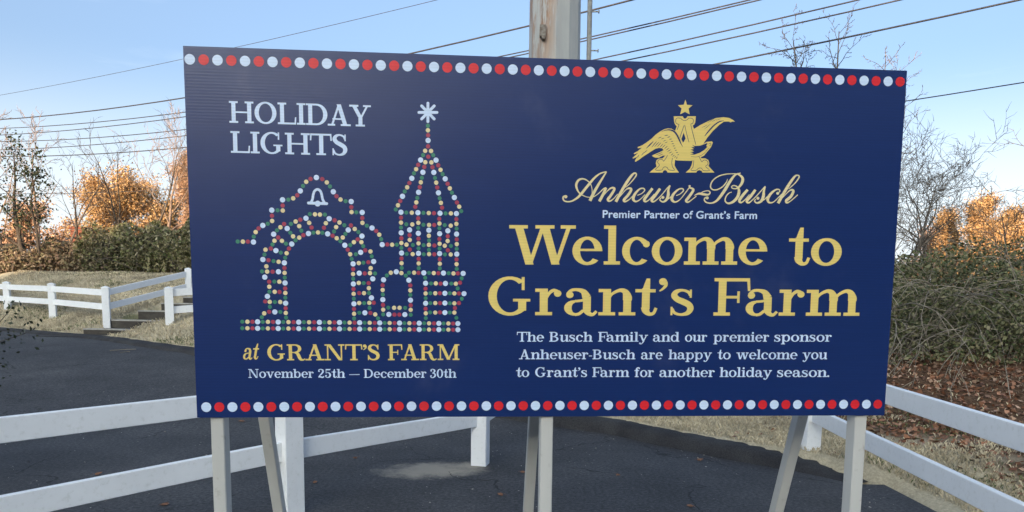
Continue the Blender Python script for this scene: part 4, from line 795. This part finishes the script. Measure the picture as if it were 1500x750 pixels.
def grow(rs, p, d, ln_, rad, lev, P, segs, tips):
    """recursive limb; segs[level] gets polylines (points, radii)"""
    n = P['n'][min(lev, len(P['n']) - 1)]; pts = [p.copy()]; rr = [rad]; dirv = d.normalized()
    rend = rad * (0.25 if lev else 0.12)
    for i in range(n):
        w_ = P['wig'] * (P.get('tw', 0.5) if lev == 0 else 1)
        dirv = (dirv + Vector((rs.gauss(0, w_), rs.gauss(0, w_), rs.gauss(0, w_) + P['up'] * (lev > 0)))).normalized()
        p = p + dirv * (ln_ / n); pts.append(p.copy()); rr.append(rad + (rend - rad) * (i + 1) / n)
    segs.append((lev, pts, rr))
    if lev >= P['lev']: tips.append(p); return
    k = P['k'][min(lev, len(P['k']) - 1)]; s0 = P['start'] if lev == 0 else 0.2
    for j in range(k):
        t = s0 + (1 - s0) * (j + rs.random() * .8) / k; t = min(t, 1); fi = t * n; i = min(int(fi), n - 1)
        q = pts[i].lerp(pts[i + 1], fi - i); r0 = rr[i] + (rr[i + 1] - rr[i]) * (fi - i); dd2 = (pts[i + 1] - pts[i]).normalized()
        az = rs.random() * 2 * math.pi if lev else j * 2.4 + rs.random()
        u = dd2.orthogonal().normalized(); v = dd2.cross(u); an = P['ang'] * rs.uniform(.7, 1.25)
        nd = dd2 * math.cos(an) + (u * math.cos(az) + v * math.sin(az)) * math.sin(an)
        grow(rs, q, nd, ln_ * P['ratio'] * rs.uniform(.7, 1.15) * (1 - .35 * t if lev == 0 else 1), max(r0 * P['rr'], P['rmin']), lev + 1, P, segs, tips)
DEF = dict(n=(8, 5, 4, 3), wig=.16, up=.05, lev=4, k=(9, 5, 4, 3), start=.35, ang=.75, ratio=.52, rr=.55, rmin=.006)
def tree(name, label, x, y, h, rad, seed, bark=None, z=None, lean=(0, 0), leaf=None, nleaf=0, lsize=.07, group=None, cat='tree', lr=.45, **kw):
    rs = random.Random(seed); P = dict(DEF); P.update(kw)
    if z is None: z = float(zt(np.array([[x]]), np.array([[y]]))[0, 0]) - .1
    root = empty(name, (x, y, z), label, cat, group); segs = []; tips = []
    grow(rs, Vector((0, 0, 0)), Vector((lean[0], lean[1], 1)), h, rad, 0, P, segs, tips)
    b = MB(); c_ = MB()
    for lev, pts, rr in segs:
        if lev <= 1: b.tube(pts, rr, 7 if lev == 0 else 5, caps=False)
        else: c_.tube(pts, rr, 3, caps=False)
    b.build('trunk', bark or BARK, root, smooth=True)
    if leaf is None: c_.build('crown', bark or BARK, root)
    else:
        allp = np.array([q for l, pts, rr in segs if l >= 2 for q in pts]); idx = rng.integers(0, len(allp), nleaf)
        pos = allp[idx] + rng.normal(size=(nleaf, 3)) * lr; V, Fq = leaves(pos, rng.uniform(.6, 1.3, nleaf) * lsize)
        V2 = np.array(c_.v, float).reshape(-1, 3); F2 = np.array(c_.f, int).reshape(-1, 4)
        npmesh('crown', np.concatenate([V, V2]), np.concatenate([Fq, F2 + len(V)]), [leaf, bark or BARK], root, mi=[0] * len(Fq) + [1] * len(F2))
    return root
def px2(px, Y): p = at(px, 428, Y); return p.x, Y

def thicket(name, label, x0, x1, y0, y1, hfun, n, lsize, mat, cat, stems=60, cane=None, seed=1, nst=None):
    """dense shrub mass: leaves through its volume on many stems"""
    rs = random.Random(seed); g_ = np.random.default_rng(seed); cx = (x0 + x1) / 2; cy = (y0 + y1) / 2; zb_ = zg(cx, cy)
    root = empty(name, (cx, cy, zb_), label, cat)
    X = g_.uniform(x0, x1, n * 2); Y = g_.uniform(y0, y1, n * 2); H = hfun(X, Y)
    Zf = g_.random(n * 2) ** .75
    clump = np.sin(X * 3.1 + 1.7 * np.sin(Y * 2.3)) * np.sin(Zf * H * 4.2 + X * 1.3) + .6 * np.sin(X * 8.3 + Y * 5) * np.sin(Zf * H * 9 + 1)
    keep = (H > .1) & (clump + g_.normal(size=n * 2) * .7 > -.55); X, Y, Zf, H = X[keep][:n], Y[keep][:n], Zf[keep][:n], H[keep][:n]
    G0 = zt(X, Y); pos = np.stack([X - cx, Y - cy, G0 + Zf * H * (1 + .10 * np.sin(X * 5 + Y * 3)) - zb_], 1)
    V, Fq = leaves(pos, g_.uniform(.5, 1.4, len(pos)) * lsize); npmesh('foliage', V, Fq, mat, root)
    b = MB()
    for i in range(stems):
        x, y = rs.uniform(x0, x1), rs.uniform(y0, y1); h = float(hfun(np.array([x]), np.array([y]))[0]) * rs.uniform(.8, 1.25)
        if h < .3: continue
        d = Vector((rs.gauss(0, .5), rs.gauss(0, .35) - .15, 1)); p = Vector((x - cx, y - cy, zg(x, y) - zb_)); pts = [p]; m_ = 6
        for q in range(m_):
            d = (d + Vector((rs.gauss(0, .22), rs.gauss(0, .2), -.16))).normalized(); p = p + d * h * 1.35 / m_; pts.append(p)
        b.tube(pts, [.014 - .0018 * q for q in range(m_ + 1)], 3, caps=False)
    b.build('stems', cane or BARK, root)
    return root
# left thicket: brown part and evergreen part
hl = lambda X, Y: (1.12 + .25 * np.sin(X * .9 + 1) + .18 * np.sin(X * 2.3)) * np.sqrt(np.clip(1 - ((Y - 25.3) / 1.9) ** 2, 0, 1))
thicket('hedge', 'brownish overgrown thicket on top of the grass bank at the far left', -20.5, -13.2, 23.6, 27, hl, 30000, .055, HEDB, 'hedge', 260, seed=3)
hl2 = lambda X, Y: (1.85 + .2 * np.sin(X * 1.1) + .15 * np.sin(X * 2.9 + 1)) * np.sqrt(np.clip(1 - ((Y - 25.3) / 1.9) ** 2, 0, 1))
thicket('hedge', 'dense green hedge above the stairs just left of the sign', -14.4, -9.2, 23.6, 27, hl2, 36000, .055, HEDO, 'hedge', 200, seed=4)
thicket('hedge', 'dense green hedge on the bank hidden behind the sign', -9.0, 4.0, 24, 27.5, lambda X, Y: (1.8 + .2 * np.sin(X * 1.3)) * np.sqrt(np.clip(1 - ((Y - 25.7) / 1.9) ** 2, 0, 1)), 22000, .08, HEDG, 'hedge', 60, seed=5)
thicket('hedge', 'brownish twiggy thicket rising behind the tangled shrub right of the sign', 7.2, 17, 15.6, 18.6, lambda X, Y: (1.75 + .2 * np.sin(X * 1.3) + .2 * np.sin(X * 3.1)) * np.sqrt(np.clip(1 - ((Y - 17.1) / 1.5) ** 2, 0, 1)), 20000, .04, HEDB, 'hedge', 260, seed=15)
# right tangle
def hr(X, Y):
    r = 1.38 + .10 * (X - 5.5) + .5 * sm(7.9, 9.6, X) + .16 * np.sin(X * 1.9 + Y)
    return np.clip(r, .6, 3.6) * np.sqrt(np.clip(1 - ((Y - 12.6 + .12 * (X - 6)) / 2.3) ** 2, 0, 1)) * np.clip((X - 4.6) / .8, 0, 1)
thicket('tangled_shrub', 'big tangled evergreen shrub with arching pale canes right of the sign', 4.6, 13.5, 10.2, 15, hr, 60000, .035, HEDG, 'shrub', 200, CANE, seed=6)
def canes(label, X0, X1, Y0, Y1, n, seed):
    rs = random.Random(seed); cx, cy = (X0 + X1) / 2, (Y0 + Y1) / 2; root = empty('bramble', (cx, cy, zg(cx, cy)), label, 'bramble'); b = MB(); v_ = MB()
    for i in range(n):
        x, y = rs.uniform(X0, X1), rs.uniform(Y0, Y1); p = Vector((x - cx, y - cy, zg(x, y) - root.location.z)); L0 = rs.uniform(1.8, 3.8); m_ = 12
        d = Vector((rs.gauss(-.35, .5), rs.gauss(-.2, .35), 1.2)); pts = [p]; r0 = rs.uniform(.006, .014)
        for q in range(m_):
            d = (d.normalized() + Vector((rs.gauss(-.03, .09), rs.gauss(-.02, .09), -.19))); d.normalize(); p = p + d * L0 / m_
            pts.append(p)
            if q > 3 and rs.random() < .5:
                dd3 = (d + Vector((rs.gauss(0, .6), rs.gauss(0, .6), rs.gauss(0, .4)))).normalized(); t3 = [p]
                for w_ in range(4): dd3 = (dd3 + Vector((rs.gauss(0, .2), rs.gauss(0, .2), -.1))).normalized(); t3.append(t3[-1] + dd3 * .13)
                v_.tube(t3, .0045, 3, caps=False)
        b.tube(pts, [r0 * (1 - .06 * q) for q in range(m_ + 1)], 4, caps=False)
    prop(b.build('canes', CANE, root, smooth=True), kind='stuff'); prop(v_.build('twigs', CANE, root), kind='stuff'); return root
canes('tangle of bare arching canes leaning over the leaf litter at the right', 6.2, 12.5, 10.6, 13.2, 95, 8)
canes('sparse bare canes at the foot of the shrub beside the right edge of the sign', 5.0, 7.6, 10.6, 12.2, 30, 9)

# trees, left
x, y = px2(40, 24.5); tree('ivy_tree', 'dark ivy covered tree at the far left edge standing in the thicket', x, y, 4.3, .10, 11, BARKD, leaf=DKGR, nleaf=800, lsize=.055, lr=.13, k=(12, 4, 3), lev=3, start=.12, ang=.7, ratio=.30)
x, y = px2(64, 23.8); tree('ivy_tree', 'slender dark leafy tree right of the ivy covered tree at the far left', x, y, 3.9, .06, 12, BARKD, leaf=DKGR, nleaf=500, lsize=.06, lr=.13, k=(10, 4, 3), lev=3, start=.2, ang=.55, ratio=.3)
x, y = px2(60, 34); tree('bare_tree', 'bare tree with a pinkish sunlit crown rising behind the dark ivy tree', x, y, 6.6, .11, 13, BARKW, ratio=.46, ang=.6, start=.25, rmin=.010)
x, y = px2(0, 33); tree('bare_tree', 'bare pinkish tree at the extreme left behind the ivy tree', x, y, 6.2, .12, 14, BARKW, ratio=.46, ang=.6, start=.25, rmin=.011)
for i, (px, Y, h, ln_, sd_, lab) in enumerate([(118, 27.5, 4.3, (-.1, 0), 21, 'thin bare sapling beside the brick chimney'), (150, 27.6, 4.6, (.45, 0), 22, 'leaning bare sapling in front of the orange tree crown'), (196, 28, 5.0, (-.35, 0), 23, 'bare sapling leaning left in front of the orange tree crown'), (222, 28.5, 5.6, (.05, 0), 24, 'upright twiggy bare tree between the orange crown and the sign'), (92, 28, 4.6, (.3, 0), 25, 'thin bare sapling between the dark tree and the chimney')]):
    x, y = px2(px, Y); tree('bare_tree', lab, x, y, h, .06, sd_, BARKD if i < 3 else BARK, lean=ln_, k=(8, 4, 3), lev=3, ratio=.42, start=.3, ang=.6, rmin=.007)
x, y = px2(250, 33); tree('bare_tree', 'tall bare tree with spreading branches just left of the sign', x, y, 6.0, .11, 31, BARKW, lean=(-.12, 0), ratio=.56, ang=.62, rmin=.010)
def crown(name, label, px, Y, ytop, wpx, mat, seed, n, ls, zlow=None, group=None):
    """a full late autumn tree: forked trunk, crown of leaf clumps"""
    x, y = px2(px, Y); h = 1.6 + (428 - ytop) / F * Y; zb_ = zg(x, y); H = h - zb_; wd = wpx / F * Y / 2
    rs = random.Random(seed); root = empty(name, (x, y, zb_), label, 'tree', group); b = MB(); c_ = MB(); segs = []; tips = []
    P = dict(DEF); P.update(lev=3, k=(11, 5, 4), start=.22, ang=.62, ratio=.5 * min(1.5, wd / (H * .4)), rmin=.014)
    grow(rs, Vector((0, 0, 0)), Vector((0, 0, 1)), H * .88, H * .018, 0, P, segs, tips)
    for lev, pts, rr in segs: (b if lev <= 1 else c_).tube(pts, rr, 6 if lev <= 1 else 3, caps=False)
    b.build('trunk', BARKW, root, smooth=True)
    allp = np.array([q for l, pts, rr in segs if l >= 1 for q in pts]); g_ = np.random.default_rng(seed); idx = g_.integers(0, len(allp), n)
    pos = allp[idx] + g_.normal(size=(n, 3)) * np.array([.35, .35, .3]) * (Y / 55); pos[:, 2] = np.abs(pos[:, 2])
    V, Fq = leaves(pos, g_.uniform(.6, 1.4, n) * ls); V2 = np.array(c_.v).reshape(-1, 3); F2 = np.array(c_.f).reshape(-1, 4)
    npmesh('crown', np.concatenate([V, V2]), np.concatenate([Fq, F2 + len(V)]), [mat, BARKW], root, mi=[0] * len(Fq) + [1] * len(F2)); return root
OG = 'sunlit autumn trees beyond the hedge'
crown('autumn_tree', 'wide rounded orange tree catching the sun behind the chimney and saplings', 180, 62, 294, 145, ORANGE, 41, 42000, .085, group=OG)
crown('autumn_tree', 'low orange tree right of the rounded one near the sign', 240, 66, 300, 80, ORANGE, 42, 20000, .085, group=OG)
crown('autumn_tree', 'tall pinkish orange tree with thin foliage touching the left edge of the sign', 272, 52, 222, 62, PINKL, 43, 26000, .055, group=OG)
crown('autumn_tree', 'small orange tree low behind the dark saplings left of the chimney', 95, 70, 330, 60, PINKL, 44, 5000, .11, group=OG)
crown('autumn_tree', 'orange tree at the extreme left behind the ivy tree', 15, 60, 300, 80, PINKL, 45, 7000, .12, group=OG)
crown('autumn_tree', 'tall bright orange tree at the right edge beyond the shrub', 1430, 56, 284, 62, ORANGE, 46, 36000, .07, group=OG)
crown('autumn_tree', 'narrow orange tree left of the tall bright one beyond the shrub', 1388, 60, 290, 40, ORANGE, 47, 18000, .07, group=OG)
crown('autumn_tree', 'broad orange tree right of the tall bright one at the picture edge', 1490, 58, 300, 70, ORANGE, 48, 24000, .075, group=OG)
crown('autumn_tree', 'faded orange tree low behind the bare branches right of the sign', 1332, 66, 318, 80, PINKL, 49, 16000, .08, group=OG)
# trees, right
x, y = px2(1322, 20); tree('bare_tree', 'bare dark branched tree just right of the sign above the shrub', x, y, 3.5, .08, 51, BARK, lean=(.15, 0), ratio=.62, ang=.85, k=(11,6,4,3), rmin=.007)
x, y = px2(1365, 21); tree('bare_tree', 'bare twiggy tree between the sign and the bright orange tree', x, y, 3.2, .07, 52, BARK, lean=(-.15, 0), ratio=.62, ang=.85, k=(11,6,4,3), rmin=.007)
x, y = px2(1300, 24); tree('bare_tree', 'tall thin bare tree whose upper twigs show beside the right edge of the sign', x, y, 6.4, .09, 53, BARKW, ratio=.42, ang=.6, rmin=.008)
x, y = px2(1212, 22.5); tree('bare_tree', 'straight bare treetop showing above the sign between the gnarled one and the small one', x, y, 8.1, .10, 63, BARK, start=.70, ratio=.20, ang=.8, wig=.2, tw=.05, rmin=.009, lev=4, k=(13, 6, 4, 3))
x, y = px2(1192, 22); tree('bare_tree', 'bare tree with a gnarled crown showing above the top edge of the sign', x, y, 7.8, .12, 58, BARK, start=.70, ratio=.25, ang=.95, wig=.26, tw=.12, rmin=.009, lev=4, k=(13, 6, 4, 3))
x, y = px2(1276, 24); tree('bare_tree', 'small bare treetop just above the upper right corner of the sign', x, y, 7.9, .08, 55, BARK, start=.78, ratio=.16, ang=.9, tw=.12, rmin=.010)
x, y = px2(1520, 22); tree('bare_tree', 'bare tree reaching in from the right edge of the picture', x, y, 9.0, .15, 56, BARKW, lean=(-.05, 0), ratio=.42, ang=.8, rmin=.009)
x, y = px2(1475, 17); tree('bare_tree', 'dark bare tree in the shrub at the right picture edge', x, y, 2.7, .06, 57, BARK, ratio=.5, ang=.8, rmin=.006, lean=(-.2, 0))
# evergreen branch tips reaching in at the left front
EV = empty('evergreen_shrub', (-5.15, 5.2, 0), 'dark evergreen shrub reaching in at the left edge of the picture beside the near fence', 'shrub')
gg = np.random.default_rng(77); allp = []
b = MB(); rs = random.Random(78)
for i in range(26):
    p = Vector((rs.uniform(-.2, .2), rs.uniform(-.2, .2), 0)); d = Vector((rs.gauss(0, .45), rs.gauss(0, .45), 1)); pts = [p]
    for q in range(8): d = (d + Vector((rs.gauss(0, .15), rs.gauss(0, .15), -.03))).normalized(); p = p + d * .24; pts.append(p); allp += [p] * (q > 1)
    b.tube(pts, [.012 - .0012 * q for q in range(9)], 4, caps=False)
b.build('stems', BARKD, EV); allp = np.array(allp); ii = gg.integers(0, len(allp), 6000); V, Fq = leaves(allp[ii] + gg.normal(size=(6000, 3)) * .06, gg.uniform(.6, 1.3, 6000) * .020); npmesh('foliage', V, Fq, DKGR, EV)

# ------------------------------------------------------------------ house behind the hedge
BRICKM = Mat('red_brick', 0.9, 0.1); BRICKM.base(BRICKM.ramp(BRICKM.noise(9, 4), [(.3, (.16, .055, .035, 1)), (.7, (.27, .10, .065, 1))])); BRICKM = BRICKM.m
MORT = simple('mortar', (.20, .18, .16, 1), (.28, .26, .23, 1), 12, .95)
ROOFM = simple('dark_shingles', (.028, .026, .026, 1), (.06, .055, .052, 1), 6, .9, .3)
hp = at(113, 345, 36); zgr = zg(hp.x, 38)
hs = empty('house', (hp.x, 39, zgr), 'low house behind the hedge with only its dark roof line and brick chimney showing', 'house')
zr_ = at(113, 353, 39).z - zgr
b = MB(); b.box(-2.9, -3, -.5, 7.3, 3.2, zr_ - 1.1); b.build('wall', MORT, hs)
b = MB(); b.add([(-3.3, -3.5, zr_ - 1.15), (7.7, -3.5, zr_ - 1.15), (7.7, 0, zr_), (-3.3, 0, zr_), (-3.3, 3.7, zr_ - 1.15), (7.7, 3.7, zr_ - 1.15), (-3.3, -3.5, zr_ - 1.27), (7.7, -3.5, zr_ - 1.27), (-3.3, 3.7, zr_ - 1.27), (7.7, 3.7, zr_ - 1.27)],
  [(0, 1, 2, 3), (3, 2, 5, 4), (6, 7, 1, 0), (4, 5, 9, 8), (6, 0, 3, 4, 8), (1, 7, 9, 5, 2), (8, 9, 7, 6)]); rf = b.build('roof', ROOFM, hs)
chw = .31; ztop = at(113, 335, 36.3).z - zgr
b = MB(); b.box(-chw + .01, -2.99, zr_ - 1.6, chw - .01, -2.01, ztop - .04); ch = b.build('chimney', MORT, rf)
bm_ = bpy.data.meshes.new('brick')
def brickbox(b, x, y, z, lx, ly): b.box(x, y, z, x + lx, y + ly, z + .065)
b = MB(); z = zr_ - 1.5; row = 0
while z < ztop - .12:
    off = (row % 2) * .10
    for q in range(-1, 4):
        x0 = max(-chw, -chw + q * .215 + off); x1 = min(chw, -chw + q * .215 + off + .205)
        if x1 - x0 > .03: brickbox(b, x0, -3.0 - rnd.uniform(0, .006), z, x1 - x0, .09)
    for q in range(-1, 6):
        y0 = max(-2.9, -2.9 + q * .215 + off); y1 = min(-2.0, -2.9 + q * .215 + off + .205)
        if y1 - y0 > .03:
            for sx0 in (-chw - .001, chw - .089): b.box(sx0, y0, z, sx0 + .09, y1, z + .065)
    z += .075; row += 1
b.box(-chw - .05, -3.05, ztop - .04, chw + .05, -1.95, ztop + .06); prop(b.build('chimney_brickwork', BRICKM, rf), kind='stuff')

# ------------------------------------------------------------------ grass blades, leaf litter, loose leaves
STRAW = island('straw_grass', [(0.44, 0.37, 0.25, 1), (0.55, 0.47, 0.33, 1), (0.62, 0.54, 0.39, 1), (0.42, 0.355, 0.235, 1)], .8)
GREENG = island('green_grass', [(0.09, 0.12, 0.045, 1), (0.14, 0.165, 0.07, 1), (0.20, 0.21, 0.10, 1)], .7)
def blades(n, x0, x1, y0, y1, h, w, dens, tmin=.30, bend=.6):
    X = rng.uniform(x0, x1, n); Y = rng.uniform(y0, y1, n); T = tdist(X, Y); k_ = (T > tmin) & (rng.random(n) < dens(X, Y, T)); X, Y, T = X[k_], Y[k_], T[k_]
    Z = zt(X, Y, T); n = len(X); hh = rng.uniform(.4, 1.2, n) * h; a = rng.uniform(0, 2 * np.pi, n); a2 = rng.uniform(0, 2 * np.pi, n); ww = w * rng.uniform(.6, 1.3, n)
    cx, cy = np.cos(a) * ww, np.sin(a) * ww; bx, by = np.cos(a2) * hh * bend, np.sin(a2) * hh * bend
    V = np.stack([np.stack([X - cx, Y - cy, Z - .01], 1), np.stack([X + cx, Y + cy, Z - .01], 1), np.stack([X + cx * .6 + bx * .4, Y + cy * .6 + by * .4, Z + hh * .6], 1), np.stack([X + bx, Y + by, Z + hh * (1 - bend * .35)], 1)], 1).reshape(-1, 3)
    q = np.arange(n) * 4; return V, np.stack([q, q + 1, q + 2, q + 3], 1)
green = lambda X, Y: (vnoise(X * .8, Y * .9, 1.0) + .5 * vnoise(X, Y, 2.7))
inst = lambda X, Y: 1.0 * ~((((X - STA.x) * STW.y - (Y - STA.y) * STW.x) / (STD.x * STW.y - STD.y * STW.x) > np.where((STD.x * (Y - STA.y) - STD.y * (X - STA.x)) / (STD.x * STW.y - STD.y * STW.x) < 1.65, -1.8, -.1)) & ((STD.x * (Y - STA.y) - STD.y * (X - STA.x)) / (STD.x * STW.y - STD.y * STW.x) > -.02) & ((STD.x * (Y - STA.y) - STD.y * (X - STA.x)) / (STD.x * STW.y - STD.y * STW.x) < 2.0))
litter = lambda X, Y: np.clip(((X - 3.4) * .45 + (Y - 7.6) * .22 + .5 * vnoise(X, Y, 1.3)) * 1.6, 0, 1)
parts = [blades(130000, .2, 8.5, 5, 12.5, .055, .0028, lambda X, Y, T: 1 - .97 * litter(X, Y)), blades(120000, -16, -3.5, 9.5, 24, .07, .006, lambda X, Y, T: inst(X, Y))]
V = np.concatenate([p[0] for p in parts]); off = 0; Fs = []
for p in parts: Fs.append(p[1] + off); off += len(p[0])
prop(npmesh('dry_grass', V, np.concatenate(Fs), STRAW), 'short straw coloured dry grass covering the bank and the verge', 'grass', kind='stuff')
parts = [blades(60000, .2, 9, 5, 12.5, .045, .0028, lambda X, Y, T: np.clip((green(X, Y) - .35) * 2.2, 0, 1) * (1 - .5 * litter(X, Y))), blades(60000, -17, -3.5, 11, 23, .07, .006, lambda X, Y, T: inst(X, Y) * np.clip((green(X, Y) - .45) * 2, 0, 1))]
V = np.concatenate([p[0] for p in parts]); off = 0; Fs = []
for p in parts: Fs.append(p[1] + off); off += len(p[0])
prop(npmesh('green_grass', V, np.concatenate(Fs), GREENG), 'scattered green grass patches growing among the dry grass', 'grass', kind='stuff')
LEAFM = island('brown_fallen_leaves', [(0.15, 0.065, 0.035, 1), (0.26, 0.12, 0.065, 1), (0.36, 0.19, 0.12, 1), (0.09, 0.045, 0.03, 1), (0.44, 0.29, 0.20, 1)], .75)
n = 26000; X = rng.uniform(1.5, 13, n); Y = rng.uniform(4.2, 13.5, n); T = tdist(X, Y); k_ = (T > .25) & (rng.random(n) < .03 + litter(X, Y)); X, Y, T = X[k_], Y[k_], T[k_]
V, Fq = leaves(np.stack([X, Y, zt(X, Y, T) + .02], 1), rng.uniform(.02, .048, len(X)), flat=.65, aspect=.7)
prop(npmesh('leaf_litter', V, Fq, LEAFM), 'thick brown fallen leaves under the tangled shrub and along the right verge', 'leaf litter', kind='stuff')
n = 2600; X = rng.uniform(-6, 3.2, n); Y = rng.uniform(3.4, 10.5, n); T = tdist(X, Y); k_ = (T < -.05) & ((T > -.6) | (rng.random(n) < .15 + .35 * (vnoise(X, Y, .9) > .3))); X, Y = X[k_], Y[k_]
V, Fq = leaves(np.stack([X, Y, zroad(X, Y) + .006], 1), rng.uniform(.003, .012, len(X)), flat=.9, aspect=.6)
prop(npmesh('grit', V, Fq, simple('pale_grit', (.25, .22, .18, 1), (.45, .42, .38, 1), 30, .9)), 'pale bits of grit and leaf crumbs scattered over the asphalt', 'grit', kind='stuff')
def maple(x, y, s, rot, seed, label, sh=True):
    rs = random.Random(seed); pts = []; L_ = [1.0, .45, .85, .35, .62, .25, .30, .1]; 
    prof = [(0, 1.0), (22, .45), (45, .85), (68, .4), (92, .62), (125, .25), (150, .3), (180, .12)]
    full = prof + [(-a, r_) for a, r_ in prof[-2:0:-1]]
    v = [(0, 0, .02)] + [(s * r_ * math.cos(R(a)) * rs.uniform(.85, 1.1), s * r_ * math.sin(R(a)) * rs.uniform(.85, 1.1), .004 + .22 * s * (r_ ** 2) * rs.uniform(.2, 1.3)) for a, r_ in full]
    f = [(0, i, i % len(full) + 1) for i in range(1, len(full) + 1)]
    b = MB(); b.add(v, f); b.tube([(-s * .1, 0, .012), (-s * .6, s * .1, .02), (-s * .95, s * .05, .012)], s * .018, 3)
    o = b.build('fallen_leaf', LEAFM); z = float(zroad(x, y)); o.location = (x, y, z + .002); o.rotation_euler = (rs.uniform(-.1, .1), rs.uniform(-.1, .1), rot); return prop(o, label, 'leaf', 'dry leaves lying on the asphalt')
for (px, py, s, lab) in [(142, 696, .055, 'curled brown leaf on the asphalt between the two rails of the left fence'), (240, 741, .055, 'pale brown leaf on the asphalt below the lower rail of the left fence'), (355, 618, .06, 'brown leaf on the asphalt just below the lower left corner of the sign'),
                     (765, 693, .05, 'dry leaf on the asphalt just left of the middle brace'), (1024, 675, .05, 'dry leaf lying on the asphalt near the foot of the kerb'), (1012, 743, .045, 'small dry leaf on the asphalt at the bottom edge right of the middle leg'), (735, 726, .045, 'thin dry leaf on the asphalt left of the middle legs'), (904, 697, .035, 'small dry leaf on the asphalt midway between the middle leg and the kerb'), (522, 672, .04, 'dry leaf on the asphalt below the rail left of the sandy patch'), (460, 708, .035, 'small leaf on the asphalt right of the near fence post')]:
    p = hit(px, py); maple(p.x, p.y, s, rnd.random() * 6, int(px), lab)
b = MB()
for (a, b1) in (((161, 515), (199, 513)), ((176, 518), (190, 516.5))):
    p, q = hit(*a), hit(*b1); b.tube([p + Vector((0, 0, .02)), (p + q) / 2 + Vector((0, 0.03, .022)), q + Vector((0, 0, .02))], .006, 5)
p0 = Vector(b.v[0]); prop(b.build('fallen_twig', CANE), 'thin pale twig lying on the road at the foot of the stairs', 'twig')
